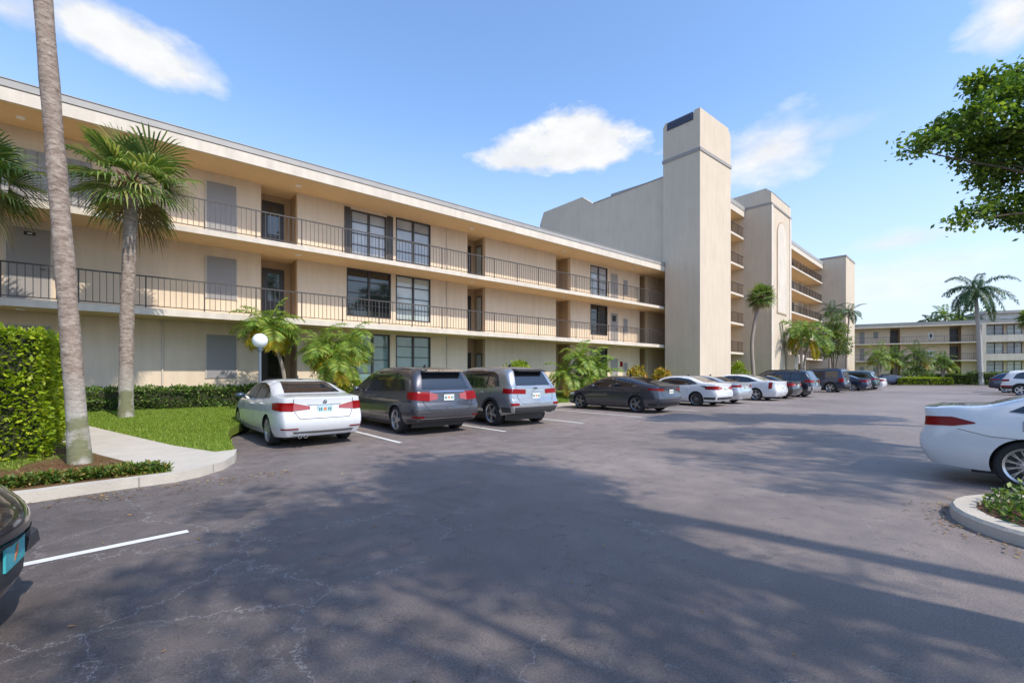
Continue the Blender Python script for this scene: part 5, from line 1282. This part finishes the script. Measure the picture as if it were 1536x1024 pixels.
sp = at(1556, 559, 53); sabal('fan palm reaching in at the right edge before the far block', (sp.x, sp.y, .1), tuple(at(1546, 478, 53)), .2, .16, 1.2, 26, bark='bark', w=.04)
# trees beyond the far roof
for px, py, dd, LL, lab in ((1418, 474, 98, 4.2, 'palm crown rising over the far roof left of the royal palm'), (1440, 480, 100, 3.4, 'low palm crown just showing above the far roof'), (1398, 484, 96, 3.6, 'spreading palm crown over the middle of the far roof')):
    k1 = at(px, 559, dd); feather_palm(lab, (k1.x, k1.y, 0), [at(px, py, dd)], LL, 13, 'royal' if px != 1418 else 'frondy', name='distant_palm', group='palms beyond the far roof', r=.2, ll=.9, n=26, lw=.1, low=-.1, nold=0, arch=1.2)
for px, py, dd, rr, lab in ((1312, 495, 110, 2.4, 'round green treetop just above the far roof at its left'), (1296, 499, 112, 1.3, 'tiny dark treetop above the far roof beside the last tower'), (1462, 476, 108, 3.2, 'yellowish treetop behind the royal palm crown')):
    k1 = at(px, 559, dd); k2 = at(px, py, dd)
    clump_tree(lab, (k1.x, k1.y, 0), [([(k1.x, k1.y, 0), (k2.x, k2.y, k2.z)], .25, .1)], [(k2, (rr, rr, rr*.6)), (k2+Vector((rr*.6, -rr*.5, -.5)), (rr*.7, rr*.7, rr*.5)), (k2+Vector((0, 0, -2.5)), (rr, rr, rr*.8))], 1500, .5, 'smalltree', name='distant_tree', group='treetops beyond the far roof', twig=False)
# overhanging shade tree at the right
tb = Vector((18.9, -1.6, .1)); D = 11.5
def Q(px, py, d=D): return at(px, py, d)
bl_ = [(1374, 226, .28, .18), (1392, 212, .36, .22), (1412, 198, .42, .26), (1436, 186, .42, .30), (1470, 172, .50, .36), (1462, 128, .30, .16), (1482, 122, .36, .20), (1450, 205, .45, .28), (1500, 150, .55, .42), (1530, 140, .5, .4), (1530, 112, .4, .22), (1478, 232, .52, .36), (1446, 232, .30, .18), (1510, 205, .62, .46), (1468, 262, .30, .26), (1500, 268, .5, .32), (1535, 240, .65, .5), (1494, 300, .34, .24), (1470, 318, .36, .20), (1448, 330, .26, .14), (1510, 322, .40, .2), (1532, 322, .5, .3), (1560, 180, .9, .8), (1565, 280, .7, .6), (1600, 170, .9, .8), (1620, 230, 1.2, 1.0), (1690, 210, 1.3, 1.0), (1660, 290, 1.0, .8), (1760, 230, 1.3, 1.0)]
top_ = tb+Vector((-.2, .1, 4.2))
sk = [([tb, top_], .26, .18)]
for tgt in ((1374, 226), (1462, 128), (1530, 120), (1448, 330), (1480, 240), (1560, 180), (1690, 210), (1510, 205)):
    e = Q(*tgt); sk.append(([top_, top_.lerp(e, .35)+Vector((0, 0, .9)), top_.lerp(e, .7)+Vector((0, 0, .45)), e], .065, .010))
clump_tree('broad shade tree with glossy leaves overhanging from the right edge', tuple(tb), sk, [(Q(x, y, D+rnd.uniform(-.7, .7)), (r*1.0, r*1.0, s)) for x, y, r, s in bl_], 27000, .13, 'tree', asp=.62)
# trees of the lot's near side, behind the viewer: they throw the shadows on the asphalt
def near_palm(label, x, y, h): sabal(label, (x, y, 0), (x-.1, y+.1, h), .17, .14, 1.2, 30, group='palms on the near side of the lot')
def near_tree(label, x, y, h, r, n, hb=.6, name='shade_tree'):
    b = Vector((x, y, 0)); bl = []; sk = [([b, b+Vector((.1, 0, h*.5))], .22, .16)]
    for i in range(9):
        a = i*2.4; rr = r*rnd.uniform(.35, .8); c = Vector((x+math.cos(a)*rr, y+math.sin(a)*rr, h*rnd.uniform(.72, 1.0))); bl.append((c, (r*.42, r*.42, r*.25))); sk.append(([b+Vector((.1, 0, h*.5)), b.lerp(c, .6)+Vector((0, 0, h*.25)), c], .09, .02))
    clump_tree(label, tuple(b), sk, bl, n, .16, 'tree', name=name, group='shade trees on the near side of the lot')

M['drytwig'] = leafmat('fallen_leaf', (.10, .05, .02), (.30, .17, .06), (.42, .33, .12), .1)
q = MB()
def litter(x, y, z=.012):
    a = rnd.uniform(0, 6.28); s_ = rnd.uniform(.012, .035); dx, dy = math.cos(a)*s_, math.sin(a)*s_
    q.poly([(x-dx, y-dy, z), (x+dy*.4, y-dx*.4, z+rnd.uniform(0, .012)), (x+dx, y+dy, z+rnd.uniform(0, .01)), (x-dy*.4, y+dx*.4, z+.002)])
for _ in range(260): litter(rnd.uniform(-2, 2), 8.02+.25*rnd.random()**2-.35*rnd.random()**2-.1 if False else 7.95-.5*rnd.random()**2.5)
for _ in range(160):
    a = R(rnd.uniform(60, 200)); rr = 1.16+.35*rnd.random()**2.5; litter(7.18+rr*math.cos(a), -.34+rr*math.sin(a))
for _ in range(420): litter(rnd.uniform(-1, 22), rnd.uniform(.8, 15))
for _ in range(300): litter(rnd.uniform(2.5, 30), 15.08-.4*rnd.random()**2.5)
q2 = MB()
bedQ = [(-3.5, 8.25), (.45, 8.35)]+[(a-.06, b) for a, b in pathL[1:]]
for _ in range(5200):
    x, y = rnd.uniform(-3.4, .5), rnd.uniform(8.3, 13.2)
    if not inpoly(x, y, bedQ): continue
    z = terr(x, y)+.004; a = rnd.uniform(0, 6.28); s_ = rnd.uniform(.012, .034); dx, dy = math.cos(a)*s_, math.sin(a)*s_
    q2.poly([(x-dx, y-dy, z), (x+dy*.3, y-dx*.3, z+rnd.uniform(0, .014)), (x+dx, y+dy, z+rnd.uniform(0, .016)), (x-dy*.3, y+dx*.3, z+.003)])
q2.build('mulch_chips', mat=leafmat('mulch_chip', (.06, .022, .012), (.20, .085, .045), (.34, .20, .12), .02), kind='stuff', label='reddish brown mulch chips covering the bed around the tall palm trunk')
q.build('fallen_leaves', mat=M['drytwig'], kind='stuff', label='dry fallen leaves scattered on the asphalt and along the curbs')
near_palm('fan palm behind the viewer, taller one', 6.1, -5.4, 11.8)
near_palm('fan palm behind the viewer, shorter one', 4.94, -5.3, 9.5)
near_tree('spreading shade tree behind the viewer', 4.5, -2.3, 8.8, 2.9, 7000)
near_tree('second shade tree behind the viewer, nearest the palms', 3.0, -4.2, 8.4, 2.5, 5000)
near_tree('shade tree behind the viewer by the planting island', 11.2, -6.2, 10.5, 2.5, 5500)
near_tree('shade tree along the right side of the lot', 13.4, -2.0, 8.5, 2.0, 6000)
# ------------------------------------------------------------------ sun, sky, clouds
sunv = Vector((.18*.678, -.984*.678, .735)).normalized()
sl = bpy.data.lights.new('sun', 'SUN'); sl.energy = SUN; sl.angle = R(.8); sl.color = (1, .93, .82)
so = bpy.data.objects.new('sun', sl); COL.objects.link(so); so.rotation_euler = sunv.to_track_quat('Z', 'Y').to_euler()
w = bpy.data.worlds.new('World'); sc.world = w; w.use_nodes = True; nt = w.node_tree
bg = nt.nodes['Background']
sky = nn(nt, 'ShaderNodeTexSky', sky_type='NISHITA'); sky.sun_disc = False
sky.sun_elevation = math.asin(sunv.z); sky.sun_rotation = math.atan2(sunv.x, sunv.y)
sky.air_density = 1.0; sky.dust_density = .6; sky.ozone_density = 2.2
tc = nn(nt, 'ShaderNodeTexCoord'); D = tc.outputs['Generated']
sx = nn(nt, 'ShaderNodeSeparateXYZ'); nt.links.new(D, sx.inputs[0])
az = mathn(nt, 'ARCTAN2', sx.outputs['Y'], sx.outputs['X']); el = mathn(nt, 'ARCSINE', sx.outputs['Z'])
n1 = nn(nt, 'ShaderNodeTexNoise', Scale=3.6, Detail=7.0, Roughness=.56, Distortion=.25)
mp = nn(nt, 'ShaderNodeMapping'); mp.inputs['Scale'].default_value = (1, 1, 2.0); nt.links.new(D, mp.inputs['Vector']); nt.links.new(mp.outputs[0], n1.inputs['Vector'])
n2 = nn(nt, 'ShaderNodeTexNoise', Scale=11.0, Detail=4.0, Roughness=.6); nt.links.new(mp.outputs[0], n2.inputs['Vector'])
nz = mathn(nt, 'ADD', mathn(nt, 'MULTIPLY', mathn(nt, 'SUBTRACT', n1.outputs['Fac'], .5), 2.6), mathn(nt, 'MULTIPLY', mathn(nt, 'SUBTRACT', n2.outputs['Fac'], .5), 2.0))
tot = None
for px, py, hw, hh, tilt, dens, soft in CLOUDS:
    r = (px-768)/690; a0 = AZ-math.atan(r); e0 = math.atan((559-py)/690*math.cos(math.atan(r)))
    ca = math.cos(math.atan(r)); sa = hw/690*ca*ca; se = hh/690*ca
    u = mathn(nt, 'DIVIDE', mathn(nt, 'SUBTRACT', a0, az), sa); v = mathn(nt, 'DIVIDE', mathn(nt, 'SUBTRACT', el, e0), se)
    v = mathn(nt, 'ADD', v, mathn(nt, 'MULTIPLY', u, tilt))
    # flat base: the lower half falls off faster
    vl = mathn(nt, 'MULTIPLY', mathn(nt, 'MINIMUM', v, 0), 1.5); vv = mathn(nt, 'ADD', mathn(nt, 'MAXIMUM', v, 0), vl)
    d2 = mathn(nt, 'ADD', mathn(nt, 'MULTIPLY', u, u), mathn(nt, 'MULTIPLY', vv, vv))
    m = mathn(nt, 'ADD', mathn(nt, 'SUBTRACT', 1.0, mathn(nt, 'SQRT', d2)), mathn(nt, 'MULTIPLY', nz, .72))
    m = mathn(nt, 'MULTIPLY', mathn(nt, 'DIVIDE', m, soft, True), dens)
    tot = m if tot is None else mathn(nt, 'MAXIMUM', tot, m)
# soft thin haze near the horizon
hz = mathn(nt, 'MULTIPLY', mathn(nt, 'SUBTRACT', 1.0, mathn(nt, 'DIVIDE', el, .52), True), 1.0)
hz = mathn(nt, 'MULTIPLY', mathn(nt, 'POWER', hz, 1.5), HAZE)
thin = mathn(nt, 'MULTIPLY', mathn(nt, 'SUBTRACT', n1.outputs['Fac'], .50, True), .6)
tot = mathn(nt, 'MAXIMUM', tot, mathn(nt, 'MULTIPLY', thin, hz))
skc = mixc(nt, 1.0, sky.outputs[0], SKYTINT, 'MULTIPLY')
skc = mixc(nt, hz, skc, HAZECOL)
cc_ = mixc(nt, mathn(nt, 'MULTIPLY', mathn(nt, 'SUBTRACT', n2.outputs['Fac'], .35, True), 3.0, True), tuple(c*.86 for c in CLOUDCOL), CLOUDCOL)
r = mixc(nt, mathn(nt, 'MULTIPLY', tot, 1.0, True), skc, cc_)
nt.links.new(r, bg.inputs['Color']); bg.inputs['Strength'].default_value = SKYS
# ------------------------------------------------------------------ camera
cd = bpy.data.cameras.new('camera'); co = bpy.data.objects.new('camera', cd); COL.objects.link(co)
co.location = (0, 0, EYE); co.rotation_euler = (R(90), 0, AZ-R(90)); cd.sensor_width = 36; cd.lens = 36*690/1536; cd.shift_y = 47/1536; cd.clip_end = 2000; cd.clip_start = .05
sc.camera = co
vs = sc.view_settings; vs.view_transform = 'Standard'; vs.look = 'None'; vs.gamma = 1; vs.exposure = EXPO
sc.cycles.max_bounces = 5; sc.cycles.diffuse_bounces = 3; sc.cycles.glossy_bounces = 3; sc.cycles.transmission_bounces = 3
